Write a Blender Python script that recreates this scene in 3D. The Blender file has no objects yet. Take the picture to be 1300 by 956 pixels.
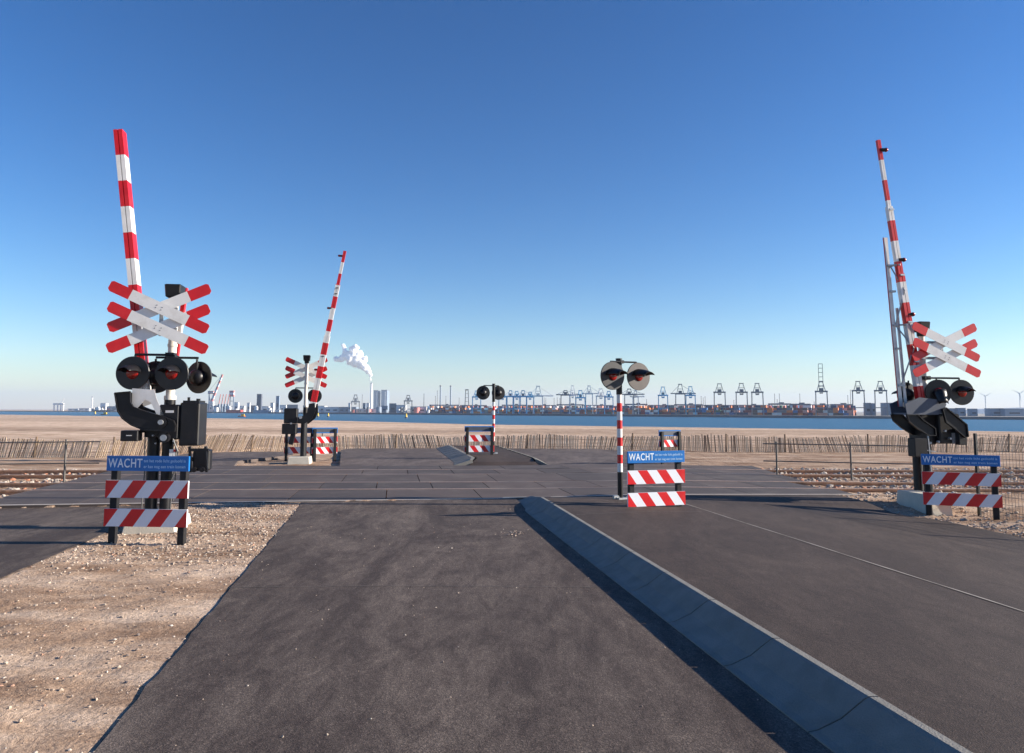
import bpy, math, random
import numpy as np
from mathutils import Matrix, Vector, noise as mnoise
R = math.radians
rnd = random.Random(11)
scene = bpy.context.scene
COL = scene.collection

# ------------------------------------------------------------------ camera, light
HC = 1.7
cam = bpy.data.cameras.new("Camera"); co = bpy.data.objects.new("Camera", cam); COL.objects.link(co)
PITCH = math.atan(87.5/930); ROLL = 0.0026
cam.sensor_fit = 'HORIZONTAL'; cam.sensor_width = 36; cam.lens = 36*930/1300
cam.shift_y = -44.5/1300; cam.clip_start = 0.05; cam.clip_end = 60000
co.location = (0, 0, HC)
co.rotation_euler = (Matrix.Rotation(R(90)+PITCH, 4, 'X') @ Matrix.Rotation(ROLL, 4, 'Z')).to_euler()
scene.camera = co
SUN_EL, SUN_AZ = 18.5, 90.0            # azimuth clockwise from +Y
w = bpy.data.worlds.new("World"); scene.world = w; w.use_nodes = True
nt = w.node_tree; bg = nt.nodes['Background']
sky = nt.nodes.new('ShaderNodeTexSky'); sky.sky_type = 'NISHITA'; sky.sun_disc = False
sky.sun_elevation = R(SUN_EL); sky.sun_rotation = R(SUN_AZ); sky.altitude = 0
sky.air_density = 1.0; sky.dust_density = 0.1; sky.ozone_density = 3.0
hs = nt.nodes.new('ShaderNodeHueSaturation'); hs.inputs['Saturation'].default_value = 1.28
gm = nt.nodes.new('ShaderNodeGamma'); gm.inputs['Gamma'].default_value = 1.28
tn = nt.nodes.new('ShaderNodeMix'); tn.data_type = 'RGBA'; tn.blend_type = 'MULTIPLY'; tn.inputs['Factor'].default_value = 1.0; tn.inputs['B'].default_value = (1.06, 0.957, 1.0, 1)
nt.links.new(sky.outputs[0], hs.inputs['Color']); nt.links.new(hs.outputs[0], gm.inputs['Color']); nt.links.new(gm.outputs[0], tn.inputs['A']); nt.links.new(tn.outputs['Result'], bg.inputs['Color'])
bg.inputs['Strength'].default_value = 0.046
sl = bpy.data.lights.new("Sun", 'SUN'); so = bpy.data.objects.new("Sun", sl); COL.objects.link(so)
sl.energy = 5.0; sl.angle = R(0.5); sl.color = (1.0, 0.90, 0.77)
sd = Vector((math.sin(R(SUN_AZ))*math.cos(R(SUN_EL)), math.cos(R(SUN_AZ))*math.cos(R(SUN_EL)), math.sin(R(SUN_EL))))
so.rotation_euler = sd.to_track_quat('Z', 'Y').to_euler()
vs = scene.view_settings
vs.view_transform = 'Standard'; vs.look = 'None'; vs.gamma = 1; vs.use_curve_mapping = False; vs.exposure = 1.25
scene.render.resolution_x = 1024; scene.render.resolution_y = 753
scene.cycles.volume_bounces = 0; scene.cycles.max_bounces = 6

# ------------------------------------------------------------------ helpers
def mat(name, col, rough=0.6, metal=0.0, var=0.12, scale=6.0, bump=0.0, bscale=60.0, spec=0.5, dirt=None, dirt_scale=3.0, island=None):
    m = bpy.data.materials.new(name); m.use_nodes = True
    t = m.node_tree; b = t.nodes['Principled BSDF']
    b.inputs['Roughness'].default_value = rough; b.inputs['Metallic'].default_value = metal
    b.inputs['Specular IOR Level'].default_value = spec
    tc = t.nodes.new('ShaderNodeTexCoord')
    n = t.nodes.new('ShaderNodeTexNoise'); n.inputs['Scale'].default_value = scale; n.inputs['Detail'].default_value = 5
    t.links.new(tc.outputs['Object'], n.inputs['Vector'])
    r = t.nodes.new('ShaderNodeValToRGB')
    r.color_ramp.elements[0].position = 0.3; r.color_ramp.elements[1].position = 0.7
    r.color_ramp.elements[0].color = tuple(c*(1-var) for c in col)+(1,)
    r.color_ramp.elements[1].color = tuple(min(1, c*(1+var)) for c in col)+(1,)
    t.links.new(n.outputs['Fac'], r.inputs['Fac'])
    out = r.outputs['Color']
    if island:
        g = t.nodes.new('ShaderNodeNewGeometry'); r2 = t.nodes.new('ShaderNodeValToRGB')
        r2.color_ramp.interpolation = 'CONSTANT' if len(island) > 3 else 'LINEAR'
        els = r2.color_ramp.elements
        while len(els) < len(island): els.new(0.5)
        for i, c in enumerate(island):
            els[i].position = i/(len(island)-(0 if len(island) > 3 else 1)); els[i].color = tuple(c)+(1,)
        t.links.new(g.outputs['Random Per Island'], r2.inputs['Fac'])
        mx = t.nodes.new('ShaderNodeMix'); mx.data_type = 'RGBA'; mx.blend_type = 'MULTIPLY'; mx.inputs['Factor'].default_value = 1
        t.links.new(out, mx.inputs['A']); t.links.new(r2.outputs['Color'], mx.inputs['B']); out = mx.outputs['Result']
    if dirt:
        n2 = t.nodes.new('ShaderNodeTexNoise'); n2.inputs['Scale'].default_value = dirt_scale; n2.inputs['Detail'].default_value = 8; n2.inputs['Roughness'].default_value = 0.7
        t.links.new(tc.outputs['Object'], n2.inputs['Vector'])
        r3 = t.nodes.new('ShaderNodeValToRGB'); r3.color_ramp.elements[0].position = 0.5; r3.color_ramp.elements[1].position = 0.72
        r3.color_ramp.elements[1].color = (dirt[3],)*3+(1,); t.links.new(n2.outputs['Fac'], r3.inputs['Fac'])
        mx = t.nodes.new('ShaderNodeMix'); mx.data_type = 'RGBA'
        t.links.new(r3.outputs['Color'], mx.inputs['Factor']); t.links.new(out, mx.inputs['A']); mx.inputs['B'].default_value = tuple(dirt[:3])+(1,)
        out = mx.outputs['Result']
    t.links.new(out, b.inputs['Base Color'])
    if bump:
        n3 = t.nodes.new('ShaderNodeTexNoise'); n3.inputs['Scale'].default_value = bscale; n3.inputs['Detail'].default_value = 4
        t.links.new(tc.outputs['Object'], n3.inputs['Vector'])
        bp = t.nodes.new('ShaderNodeBump'); bp.inputs['Strength'].default_value = bump; bp.inputs['Distance'].default_value = 0.01
        t.links.new(n3.outputs['Fac'], bp.inputs['Height']); t.links.new(bp.outputs['Normal'], b.inputs['Normal'])
    return m

def ramp(t, pts):
    r = t.nodes.new('ShaderNodeValToRGB'); e = r.color_ramp.elements
    while len(e) < len(pts): e.new(0.5)
    for i, (p, c) in enumerate(pts):
        e[i].position = p; e[i].color = (c, c, c, 1) if not isinstance(c, tuple) else c+(1,)
    return r

def asphalt(name, base, dust, dustamt=0.5, streak=1.0, speck=0.5, rough=0.8):
    m = bpy.data.materials.new(name); m.use_nodes = True
    t = m.node_tree; b = t.nodes['Principled BSDF']; L = t.links.new
    b.inputs['Roughness'].default_value = rough; b.inputs['Specular IOR Level'].default_value = 0.3
    tc = t.nodes.new('ShaderNodeTexCoord')
    mp = t.nodes.new('ShaderNodeMapping'); mp.inputs['Rotation'].default_value[2] = R(-9); mp.inputs['Scale'].default_value = (1, 0.35*streak, 1)
    L(tc.outputs['Object'], mp.inputs['Vector'])
    def noi(vec, s, d=5, ro=0.6, dist=0.0):
        n = t.nodes.new('ShaderNodeTexNoise'); n.inputs['Distortion'].default_value = dist; n.inputs['Scale'].default_value = s; n.inputs['Detail'].default_value = d; n.inputs['Roughness'].default_value = ro
        L(vec, n.inputs['Vector']); return n.outputs['Fac']
    big = noi(mp.outputs[0], 0.7, 9, 0.74, 1.2); mid = noi(mp.outputs[0], 4.5, 10, 0.85, 0.8); fine = noi(tc.outputs['Object'], 130, 2, 0.5)
    mul = t.nodes.new('ShaderNodeMath'); mul.operation = 'MULTIPLY'; L(big, mul.inputs[0]); L(mid, mul.inputs[1])
    dr = ramp(t, [(0.19, 0.0), (0.36, dustamt)]); L(mul.outputs[0], dr.inputs['Fac'])
    mx = t.nodes.new('ShaderNodeMix'); mx.data_type = 'RGBA'; L(dr.outputs[0], mx.inputs['Factor'])
    mx.inputs['A'].default_value = tuple(base)+(1,); mx.inputs['B'].default_value = tuple(dust)+(1,)
    fr = ramp(t, [(0.3, 1-speck), (0.52, 1.0), (0.66, 1+0.9*speck), (0.74, 1+3*speck)]); L(fine, fr.inputs['Fac'])
    m2 = t.nodes.new('ShaderNodeMix'); m2.data_type = 'RGBA'; m2.blend_type = 'MULTIPLY'; m2.inputs['Factor'].default_value = 1
    L(mx.outputs['Result'], m2.inputs['A']); L(fr.outputs[0], m2.inputs['B']); L(m2.outputs['Result'], b.inputs['Base Color'])
    gr = ramp(t, [(0.34, 0.66), (0.5, 1.0), (0.66, 1.45)]); L(noi(tc.outputs['Object'], 55, 5, 0.85), gr.inputs['Fac'])
    m3 = t.nodes.new('ShaderNodeMix'); m3.data_type = 'RGBA'; m3.blend_type = 'MULTIPLY'; m3.inputs['Factor'].default_value = 1
    L(m2.outputs['Result'], m3.inputs['A']); L(gr.outputs[0], m3.inputs['B']); L(m3.outputs['Result'], b.inputs['Base Color'])
    bp = t.nodes.new('ShaderNodeBump'); bp.inputs['Strength'].default_value = 0.6; bp.inputs['Distance'].default_value = 0.006
    L(fine, bp.inputs['Height']); L(bp.outputs[0], b.inputs['Normal'])
    return m

class MB:
    def __init__(s): s.v = []; s.f = []; s.m = []
    def add(s, vs, fs, mi=0, M=None):
        o = len(s.v)
        for p in vs:
            p = Vector(p)
            s.v.append(tuple(M @ p if M else p))
        for f in fs: s.f.append([i+o for i in f]); s.m.append(mi)
    def box(s, c, d, mi=0, M=None, taper=1.0, bev=0.0):
        x, y, z = [k/2 for k in d]; cx, cy, cz = c
        if bev > 0:
            pts = [(x-bev, y), (x, y-bev), (x, -y+bev), (x-bev, -y), (-x+bev, -y), (-x, -y+bev), (-x, y-bev), (-x+bev, y)]
            lv = [(-z, 1-bev/max(x, y)), (-z+bev, 1), (z-bev, taper), (z, taper*(1-bev/max(x, y)))]
            vv = [(cx+px*k, cy+py*k, cz+zz) for zz, k in lv for px, py in pts]
            ff = [[a*8+i, a*8+(i+7) % 8, (a+1)*8+(i+7) % 8, (a+1)*8+i] for a in range(3) for i in range(8)]
            ff += [list(range(8)), [24+i for i in range(7, -1, -1)]]
            s.add(vv, ff, mi, M); return
        vv = [(cx+sx*x*(1 if sz < 0 else taper), cy+sy*y*(1 if sz < 0 else taper), cz+sz*z) for sz in (-1, 1) for sx, sy in ((-1, -1), (1, -1), (1, 1), (-1, 1))]
        s.add(vv, [[3, 2, 1, 0], [4, 5, 6, 7], [0, 1, 5, 4], [1, 2, 6, 5], [2, 3, 7, 6], [3, 0, 4, 7]], mi, M)
    def cyl(s, p0, p1, r0, r1=None, n=16, mi=0, caps=True, M=None):
        r1 = r0 if r1 is None else r1
        p0 = Vector(p0); p1 = Vector(p1); d = (p1-p0).normalized()
        a = d.orthogonal().normalized(); b = d.cross(a)
        vv = []
        for p, r in ((p0, r0), (p1, r1)):
            for i in range(n):
                t = 2*math.pi*i/n; vv.append(p+a*math.cos(t)*r+b*math.sin(t)*r)
        ff = [[i, (i+1) % n, n+(i+1) % n, n+i] for i in range(n)]
        if caps: ff += [list(range(n-1, -1, -1)), list(range(n, 2*n))]
        s.add(vv, ff, mi, M)
    def tube(s, pts, r, n=8, mi=0, M=None):
        for a, b in zip(pts[:-1], pts[1:]): s.cyl(a, b, r, r, n, mi, True, M)
    def prism(s, poly, y0, y1, mi=0, M=None, side=None):
        """polygon in (x, z), thickness along y"""
        n = len(poly)
        vv = [(x, y0, z) for x, z in poly]+[(x, y1, z) for x, z in poly]
        A = sum(poly[i][0]*poly[(i+1) % n][1]-poly[(i+1) % n][0]*poly[i][1] for i in range(n))
        f = [list(range(n)), list(range(2*n-1, n-1, -1))]
        sides = [[(i+1) % n, i, n+i, n+(i+1) % n] for i in range(n)]
        if A < 0: f = [k[::-1] for k in f]; sides = [k[::-1] for k in sides]
        s.add(vv, f, mi, M); s.add(vv, sides, mi if side is None else side, M)
    def beam(s, p0, p1, wx, wy, mi=0, n=None):
        """rectangular bar from p0 to p1; width along the x-ish side wx, depth wy"""
        p0 = Vector(p0); p1 = Vector(p1); d = (p1-p0); L = d.length; d.normalize()
        ref = Vector((0, 1, 0)) if abs(d.y) < 0.9 else Vector((1, 0, 0))
        xx = ref.cross(d).normalized(); yy = d.cross(xx)
        M = Matrix.Translation(p0) @ Matrix((xx, yy, d)).transposed().to_4x4()
        s.box((0, 0, L/2), (wx, wy, L), mi, M)
    def dome(s, c, ax, r, h, mi=0, n=16, rings=5):
        c = Vector(c); ax = Vector(ax).normalized(); a = ax.orthogonal().normalized(); b = ax.cross(a)
        vv = []
        for k in range(rings):
            t = (math.pi/2)*k/rings
            for i in range(n):
                u = 2*math.pi*i/n
                vv.append(c+(a*math.cos(u)+b*math.sin(u))*r*math.cos(t)+ax*h*math.sin(t))
        vv.append(c+ax*h)
        ff = [[k*n+i, k*n+(i+1) % n, (k+1)*n+(i+1) % n, (k+1)*n+i] for k in range(rings-1) for i in range(n)]
        ff += [[(rings-1)*n+i, (rings-1)*n+(i+1) % n, rings*n] for i in range(n)]
        s.add(vv, ff, mi)
    def build(s, name, mats, parent=None, smooth=False, loc=None):
        me = bpy.data.meshes.new(name); me.from_pydata(s.v, [], s.f)
        if not isinstance(mats, (list, tuple)): mats = [mats]
        for m in mats: me.materials.append(m)
        me.polygons.foreach_set('material_index', s.m)
        if smooth:
            me.polygons.foreach_set('use_smooth', [True]*len(me.polygons))
            me.set_sharp_from_angle(angle=R(35))
        me.update()
        o = bpy.data.objects.new(name, me); COL.objects.link(o)
        if parent: o.parent = parent
        if loc: o.location = loc
        return o

def tag(o, label=None, cat=None, group=None, kind=None):
    if label: o['label'] = label
    if cat: o['category'] = cat
    if group: o['group'] = group
    if kind: o['kind'] = kind
    return o
def thing(name, label, cat, loc=(0, 0, 0), rz=0, group=None):
    o = bpy.data.objects.new(name, None); COL.objects.link(o); o.location = loc; o.rotation_euler = (0, 0, R(rz)); o.empty_display_size = 0.2
    return tag(o, label, cat, group)
def copy_tree(o, parent=None):
    c = o.copy(); COL.objects.link(c)
    if parent: c.parent = parent
    for ch in [k for k in bpy.data.objects if k.parent == o]: copy_tree(ch, c)
    return c
def struct(name, mb, m, smooth=False):
    return tag(mb.build(name, m, None, smooth), kind='structure')
def npmesh(name, V, F, m, smooth=True):
    me = bpy.data.meshes.new(name); V = np.asarray(V, dtype=np.float32); F = np.asarray(F, dtype=np.int32); k = F.shape[1]
    me.vertices.add(len(V)); me.vertices.foreach_set('co', V.ravel())
    me.loops.add(F.size); me.loops.foreach_set('vertex_index', F.ravel())
    me.polygons.add(len(F)); me.polygons.foreach_set('loop_start', np.arange(0, F.size, k, dtype=np.int32))
    me.polygons.foreach_set('use_smooth', np.full(len(F), smooth)); me.materials.append(m)
    me.update(calc_edges=True); me.validate()
    o = bpy.data.objects.new(name, me); COL.objects.link(o); return o
def text_mesh(txt, size, extr=0.0008, space=1.0, align='LEFT'):
    c = bpy.data.curves.new('lettering', 'FONT'); c.body = txt; c.size = size; c.extrude = extr; c.align_x = align; c.align_y = 'CENTER'; c.space_character = space; c.offset = size*0.012
    o = bpy.data.objects.new('lettering', c); COL.objects.link(o)
    me = bpy.data.meshes.new_from_object(o.evaluated_get(bpy.context.evaluated_depsgraph_get()))
    bpy.data.objects.remove(o); return me
def W(px, py, D):
    """world point at depth D seen at a photo position: design-time layout of the far shore"""
    y = py-ROLL*(px-650); x = px+ROLL*(py-433.5)
    a = (x-650)/930; b = (433.5-y)/930; c, s = math.cos(PITCH), math.sin(PITCH)
    d = (a, c-b*s, s+b*c); t = D/d[1]
    return Vector((t*d[0], D, HC+t*d[2]))

# ------------------------------------------------------------------ materials
M_ = {}
M_['black'] = mat('black_paint', (0.007, 0.007, 0.009), 0.4, var=0.3, bump=0.05, spec=0.35, dirt=(0.04, 0.033, 0.028, 0.3), dirt_scale=5)
M_['black_rubber'] = mat('recycled_plastic', (0.010, 0.010, 0.012), 0.55, var=0.25, bump=0.15, spec=0.3, dirt=(0.06, 0.05, 0.04, 0.3))
M_['disc'] = mat('disc_black', (0.006, 0.006, 0.007), 0.4, var=0.2, dirt=(0.06, 0.05, 0.045, 0.2))
M_['disc_sunlit'] = mat('disc_sunlit', (0.06, 0.05, 0.047), 0.5, var=0.15)  # paler copy of the black disc, sunlight on it put into the colour
M_['disc_shaded'] = mat('disc_shade_tone', (0.022, 0.021, 0.023), 0.45, var=0.2)  # shadow over the left island disc, put into an even darker colour
M_['white'] = mat('white_paint', (0.74, 0.73, 0.70), 0.35, var=0.05, dirt=(0.42, 0.36, 0.28, 0.35), dirt_scale=4)
M_['white_refl'] = mat('white_sheeting', (0.74, 0.76, 0.80), 0.45, var=0.04, dirt=(0.45, 0.4, 0.35, 0.25))
M_['red'] = mat('red_paint', (0.60, 0.008, 0.012), 0.35, var=0.12, dirt=(0.35, 0.10, 0.07, 0.2))
M_['blue'] = mat('blue_sign', (0.004, 0.145, 0.46), 0.38, var=0.08)
M_['letter'] = mat('letter_white', (0.72, 0.80, 0.86), 0.5, var=0.02)
M_['letter_small'] = mat('letter_pale', (0.38, 0.60, 0.80), 0.5, var=0.02)
M_['pole_white'] = mat('pole_offwhite', (0.62, 0.58, 0.52), 0.4, var=0.07, dirt=(0.3, 0.25, 0.18, 0.5), dirt_scale=6)
M_['galv'] = mat('galvanised', (0.36, 0.38, 0.40), 0.42, 0.6, var=0.15, scale=20)
M_['railing'] = mat('railing_grey', (0.12, 0.11, 0.10), 0.5, 0.4, var=0.2)
M_['alu'] = mat('aluminium', (0.62, 0.61, 0.60), 0.4, 0.3, var=0.12)
M_['slate2'] = mat('sign_back', (0.07, 0.08, 0.10), 0.5, 0.1, var=0.1)
M_['slate'] = mat('slate_hood', (0.065, 0.08, 0.11), 0.5, 0.2, var=0.1)
M_['lens'] = mat('red_lens', (0.22, 0.006, 0.005), 0.2, var=0.2, scale=40)
M_['concrete'] = mat('concrete', (0.20, 0.19, 0.17), 0.85, var=0.12, bump=0.5, bscale=90, dirt=(0.15, 0.13, 0.10, 0.6), dirt_scale=2.5)
M_['block'] = mat('footing_concrete', (0.50, 0.46, 0.38), 0.85, var=0.08, bump=0.4, bscale=70)
M_['rust'] = mat('rail_rust', (0.38, 0.22, 0.135), 0.8, var=0.3, scale=12, bump=0.3)
M_['railtop'] = mat('rail_head', (0.42, 0.30, 0.23), 0.4, 0.5, var=0.2)
M_['sleeper'] = mat('sleeper_concrete', (0.36, 0.33, 0.29), 0.85, var=0.15, bump=0.3)
M_['steel_dark'] = mat('dark_steel', (0.09, 0.09, 0.09), 0.5, 0.5, var=0.2)
M_['wood'] = mat('driftwood_slat', (0.85, 0.70, 0.53), 0.85, var=0.15, scale=9, island=[(0.30, 0.25, 0.21), (0.85, 0.78, 0.68), (1.0, 0.95, 0.85)])
M_['wood_dark'] = mat('fence_post_wood', (0.17, 0.12, 0.08), 0.85, var=0.25)
M_['bgwhite'] = mat('pale_steel', (0.72, 0.72, 0.72), 0.6, var=0.05, scale=0.05)
M_['bggrey'] = mat('grey_steel', (0.16, 0.18, 0.21), 0.6, var=0.1, scale=0.05)
M_['bgdark'] = mat('dark_cladding', (0.07, 0.08, 0.11), 0.7, var=0.1, scale=0.05)
M_['bgblue'] = mat('crane_blue', (0.08, 0.42, 0.68), 0.5, var=0.1, scale=0.05)
M_['bgred'] = mat('crane_red', (0.55, 0.06, 0.05), 0.5, var=0.1, scale=0.05)
M_['bgpink'] = mat('faded_red', (0.60, 0.22, 0.20), 0.6, var=0.1, scale=0.05)
M_['bgslab'] = mat('plant_cladding', (0.22, 0.28, 0.36), 0.6, var=0.05, scale=0.02)
M_['yellow'] = mat('buoy_yellow', (0.75, 0.48, 0.02), 0.5, var=0.05)
M_['orange'] = mat('boat_orange', (0.70, 0.16, 0.03), 0.5, var=0.05)
M_['asph'] = asphalt('asphalt_dusty', (0.050, 0.036, 0.030), (0.25, 0.20, 0.163), 0.46)
M_['asph2'] = asphalt('asphalt_new', (0.037, 0.025, 0.0205), (0.12, 0.088, 0.07), 0.45)
M_['asph3'] = asphalt('asphalt_far', (0.07, 0.055, 0.050), (0.20, 0.16, 0.14), 0.7)
M_['deck'] = mat('rubber_deck', (0.072, 0.053, 0.045), 0.75, var=0.14, scale=1.3, bump=0.25, bscale=60, island=[(0.72, 0.74, 0.76), (1.2, 1.16, 1.12)], dirt=(0.20, 0.17, 0.14, 0.4), dirt_scale=1.0)
M_['deck_edge'] = mat('deck_edge_concrete', (0.46, 0.41, 0.36), 0.8, var=0.12)
M_['seam'] = mat('joint_sealant', (0.27, 0.24, 0.21), 0.8, var=0.3, scale=5)

# ------------------------------------------------------------------ terrain, beach, sea
def sand_mat():
    m = bpy.data.materials.new('sand'); m.use_nodes = True
    t = m.node_tree; b = t.nodes['Principled BSDF']; L = t.links.new
    b.inputs['Roughness'].default_value = 0.95; b.inputs['Specular IOR Level'].default_value = 0.1
    g = t.nodes.new('ShaderNodeNewGeometry')
    def noi(s, d=6, ro=0.6, sc=None):
        n = t.nodes.new('ShaderNodeTexNoise'); n.inputs['Scale'].default_value = s; n.inputs['Detail'].default_value = d; n.inputs['Roughness'].default_value = ro
        if sc:
            mp = t.nodes.new('ShaderNodeMapping'); mp.inputs['Scale'].default_value = sc; mp.inputs['Rotation'].default_value[2] = R(20)
            L(g.outputs['Position'], mp.inputs['Vector']); L(mp.outputs[0], n.inputs['Vector'])
        else: L(g.outputs['Position'], n.inputs['Vector'])
        return n.outputs['Fac']
    a = noi(0.9, 8, 0.65, (0.5, 1.6, 1)); f = noi(38, 4, 0.7); big = noi(0.012, 4, 0.5, (0.35, 1.5, 1))
    r1 = ramp(t, [(0.36, (0.25, 0.165, 0.11)), (0.5, (0.42, 0.31, 0.225)), (0.64, (0.62, 0.50, 0.39))]); L(a, r1.inputs['Fac'])
    r2 = ramp(t, [(0.3, 0.6), (0.5, 1.0), (0.7, 1.32)]); L(f, r2.inputs['Fac'])
    r3 = ramp(t, [(0.40, (0.86, 0.80, 0.76)), (0.56, (1.44, 1.41, 1.38))]); L(big, r3.inputs['Fac'])
    x = t.nodes.new('ShaderNodeMix'); x.data_type = 'RGBA'; x.blend_type = 'MULTIPLY'; x.inputs['Factor'].default_value = 1
    L(r1.outputs[0], x.inputs['A']); L(r2.outputs[0], x.inputs['B'])
    y = t.nodes.new('ShaderNodeMix'); y.data_type = 'RGBA'; y.blend_type = 'MULTIPLY'; y.inputs['Factor'].default_value = 1
    L(x.outputs['Result'], y.inputs['A']); L(r3.outputs[0], y.inputs['B']); L(y.outputs['Result'], b.inputs['Base Color'])
    bp = t.nodes.new('ShaderNodeBump'); bp.inputs['Strength'].default_value = 1.0; bp.inputs['Distance'].default_value = 0.022
    f2 = noi(24, 5, 0.75); L(f2, bp.inputs['Height']); L(bp.outputs[0], b.inputs['Normal'])
    return m
M_['sand'] = sand_mat()

_P = np.random.RandomState(5)
_tab = _P.rand(256, 256)
def vnoise(x, y):
    xi = np.floor(x).astype(int); yi = np.floor(y).astype(int); fx = x-xi; fy = y-yi
    fx = fx*fx*(3-2*fx); fy = fy*fy*(3-2*fy)
    g = lambda i, j: _tab[i % 256, j % 256]
    return (g(xi, yi)*(1-fx)+g(xi+1, yi)*fx)*(1-fy)+(g(xi, yi+1)*(1-fx)+g(xi+1, yi+1)*fx)*fy-0.5
def fbm(x, y, o=4):
    s = 0; a = 1.0
    for k in range(o): s = s+a*vnoise(x*2**k+17*k, y*2**k+31*k); a *= 0.5
    return s
SLOPE = -0.16
def lipx(Y): return 1.87+SLOPE*(Y-4.26)*0.97
def edge_r(Y): return np.interp(Y, [-6, 9, 12.3, 13.2, 15.3], [9.1, 7.58, 7.15, 6.72, 6.3])
def deckz(X): return np.interp(X, [-12, 0, 2.5, 8], [0.06, 0.06, 0.10, 0.03])
LX = lambda Y: -9.35-0.205*(Y-13.0)                 # left side of the deck
RX = lambda Y: np.interp(Y, [15.2, 18.0, 22.3], [6.9, 6.95, 7.3])
def rlane_z(X, Y):
    """raised right lane: high at the kerb lip, falling to the right verge, easing down to the deck"""
    t = np.clip((X-lipx(Y))/(edge_r(Y)-lipx(Y)), 0, 1.2)
    z = 0.18-0.28*np.maximum(t, 0)**1.4
    k = np.clip((Y-12.9)/1.3, 0, 1); k = k*k*(3-2*k)
    return z*(1-k)+deckz(X)*k
SH = np.array([(-3000, 2600), (-1200, 1350), (-463, 786), (-134, 487), (-3, 335), (22, 322), (154, 225), (420, 60), (1500, -600)], dtype=float)
def shore_d(X, Y):
    """signed distance to the waterline, positive on land"""
    best = np.full(np.shape(X), 1e9); sgn = np.ones(np.shape(X))
    for a, b in zip(SH[:-1], SH[1:]):
        dx, dy = b-a; L2 = dx*dx+dy*dy
        t = np.clip(((X-a[0])*dx+(Y-a[1])*dy)/L2, 0, 1)
        d = np.hypot(X-a[0]-t*dx, Y-a[1]-t*dy); cr = dx*(Y-a[1])-dy*(X-a[0])
        m = d < best; best = np.where(m, d, best); sgn = np.where(m, np.where(cr < 0, 1, -1), sgn)
    return best*sgn
def terrain_z(X, Y):
    X = np.asarray(X, float); Y = np.asarray(Y, float)
    d = shore_d(X, Y)
    dl = np.minimum(np.abs(X-(-2.25-0.177*(Y-4.77))), np.abs(X-(-5.14-0.165*(Y-7.54))))
    amp = np.clip(dl/0.45, 0.12, 1)
    near = -0.008+amp*(fbm(X*1.7, Y*1.7, 4)*0.022+fbm(X*2.5+Y*2, Y*9-X*2, 3)*0.026+fbm(X*13+3, Y*17, 2)*0.020)
    near = near+0.055*np.clip((Y-(12.95+0.135*X))/0.9, 0, 1)*np.clip((21-Y)/2, 0, 1)
    # right verge lies low, ballast zone too
    rv = np.clip((X-5.2)/1.6, 0, 1)*np.clip((14.4-Y)/1.1, 0, 1)
    near = near-0.15*rv
    ball = np.clip((Y-14.4-0.05*X)/0.7, 0, 1)*np.clip((22.4+0.05*X-Y)/0.8, 0, 1)
    near = near-0.10*ball
    back = np.clip((Y-22.5)/4, 0, 1)
    near = near-0.02*back+back*np.clip((34-Y)/8, 0, 1)*0.0
    # keep below roads near the front lanes
    z = near
    front = Y < 13.85+0.135*X
    lane = front & (X > -2.25-0.177*(Y-4.77)+0.07) & (X < edge_r(Y)-0.07)
    pth = front & (X < -5.14-0.165*(Y-7.54)-0.07) & (X > -9.4-0.2*(Y-13)+0.07)
    near = np.where(lane | pth, -0.12, near)
    deck = (Y > 13.95+0.135*X) & (Y < 22.0) & (X > LX(Y)+0.1) & (X < RX(Y)-0.1)
    near = np.where(deck, -0.15, near)
    near = np.where((Y > 22.1) & (Y < 34.8) & (X > -11.5) & (X < 5.3-0.08*(Y-24)), near-0.05, near)
    far = np.clip((Y-34)/6, 0, 1)
    dd = np.maximum(d, -60.0)
    t = dd/np.maximum(dd+np.maximum(Y-34, 0.1)*0.75+8, 1)
    beach = -5+4.85*np.clip(t*1.0, -0.4, 1)**1 if False else np.where(dd > 0, -5+4.85*np.clip(t, 0, 1)**0.85, -5+dd*0.05)
    beach = beach+fbm(X*0.25, Y*0.25, 3)*0.10*np.clip(dd/30, 0, 1)+fbm(X*1.3, Y*1.3, 2)*0.04*np.clip(dd/20, 0, 1)
    return near*(1-far)+beach*far
def axis(core0, core1, step, out, g=1.12, first=None):
    a = list(np.arange(core0, core1+1e-6, step)); s = step
    x = core1
    while x < out[1]: s *= g; x += s; a.append(x)
    s = step; x = core0
    while x > out[0]: s *= g; x -= s; a.insert(0, x)
    return np.array(a)
xs = axis(-11.5, 10.5, 0.055, (-3400, 2200)); ys = axis(3.0, 17.0, 0.055, (-40, 2900), 1.055)
GX, GY = np.meshgrid(xs, ys)
GZ = terrain_z(GX, GY)
ni, nj = GX.shape
idx = np.arange(ni*nj).reshape(ni, nj)
F = np.stack([idx[:-1, :-1], idx[:-1, 1:], idx[1:, 1:], idx[1:, :-1]], -1).reshape(-1, 4)
o = npmesh('ground', np.stack([GX, GY, GZ], -1).reshape(-1, 3), F, M_['sand']); tag(o, kind='structure')

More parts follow.
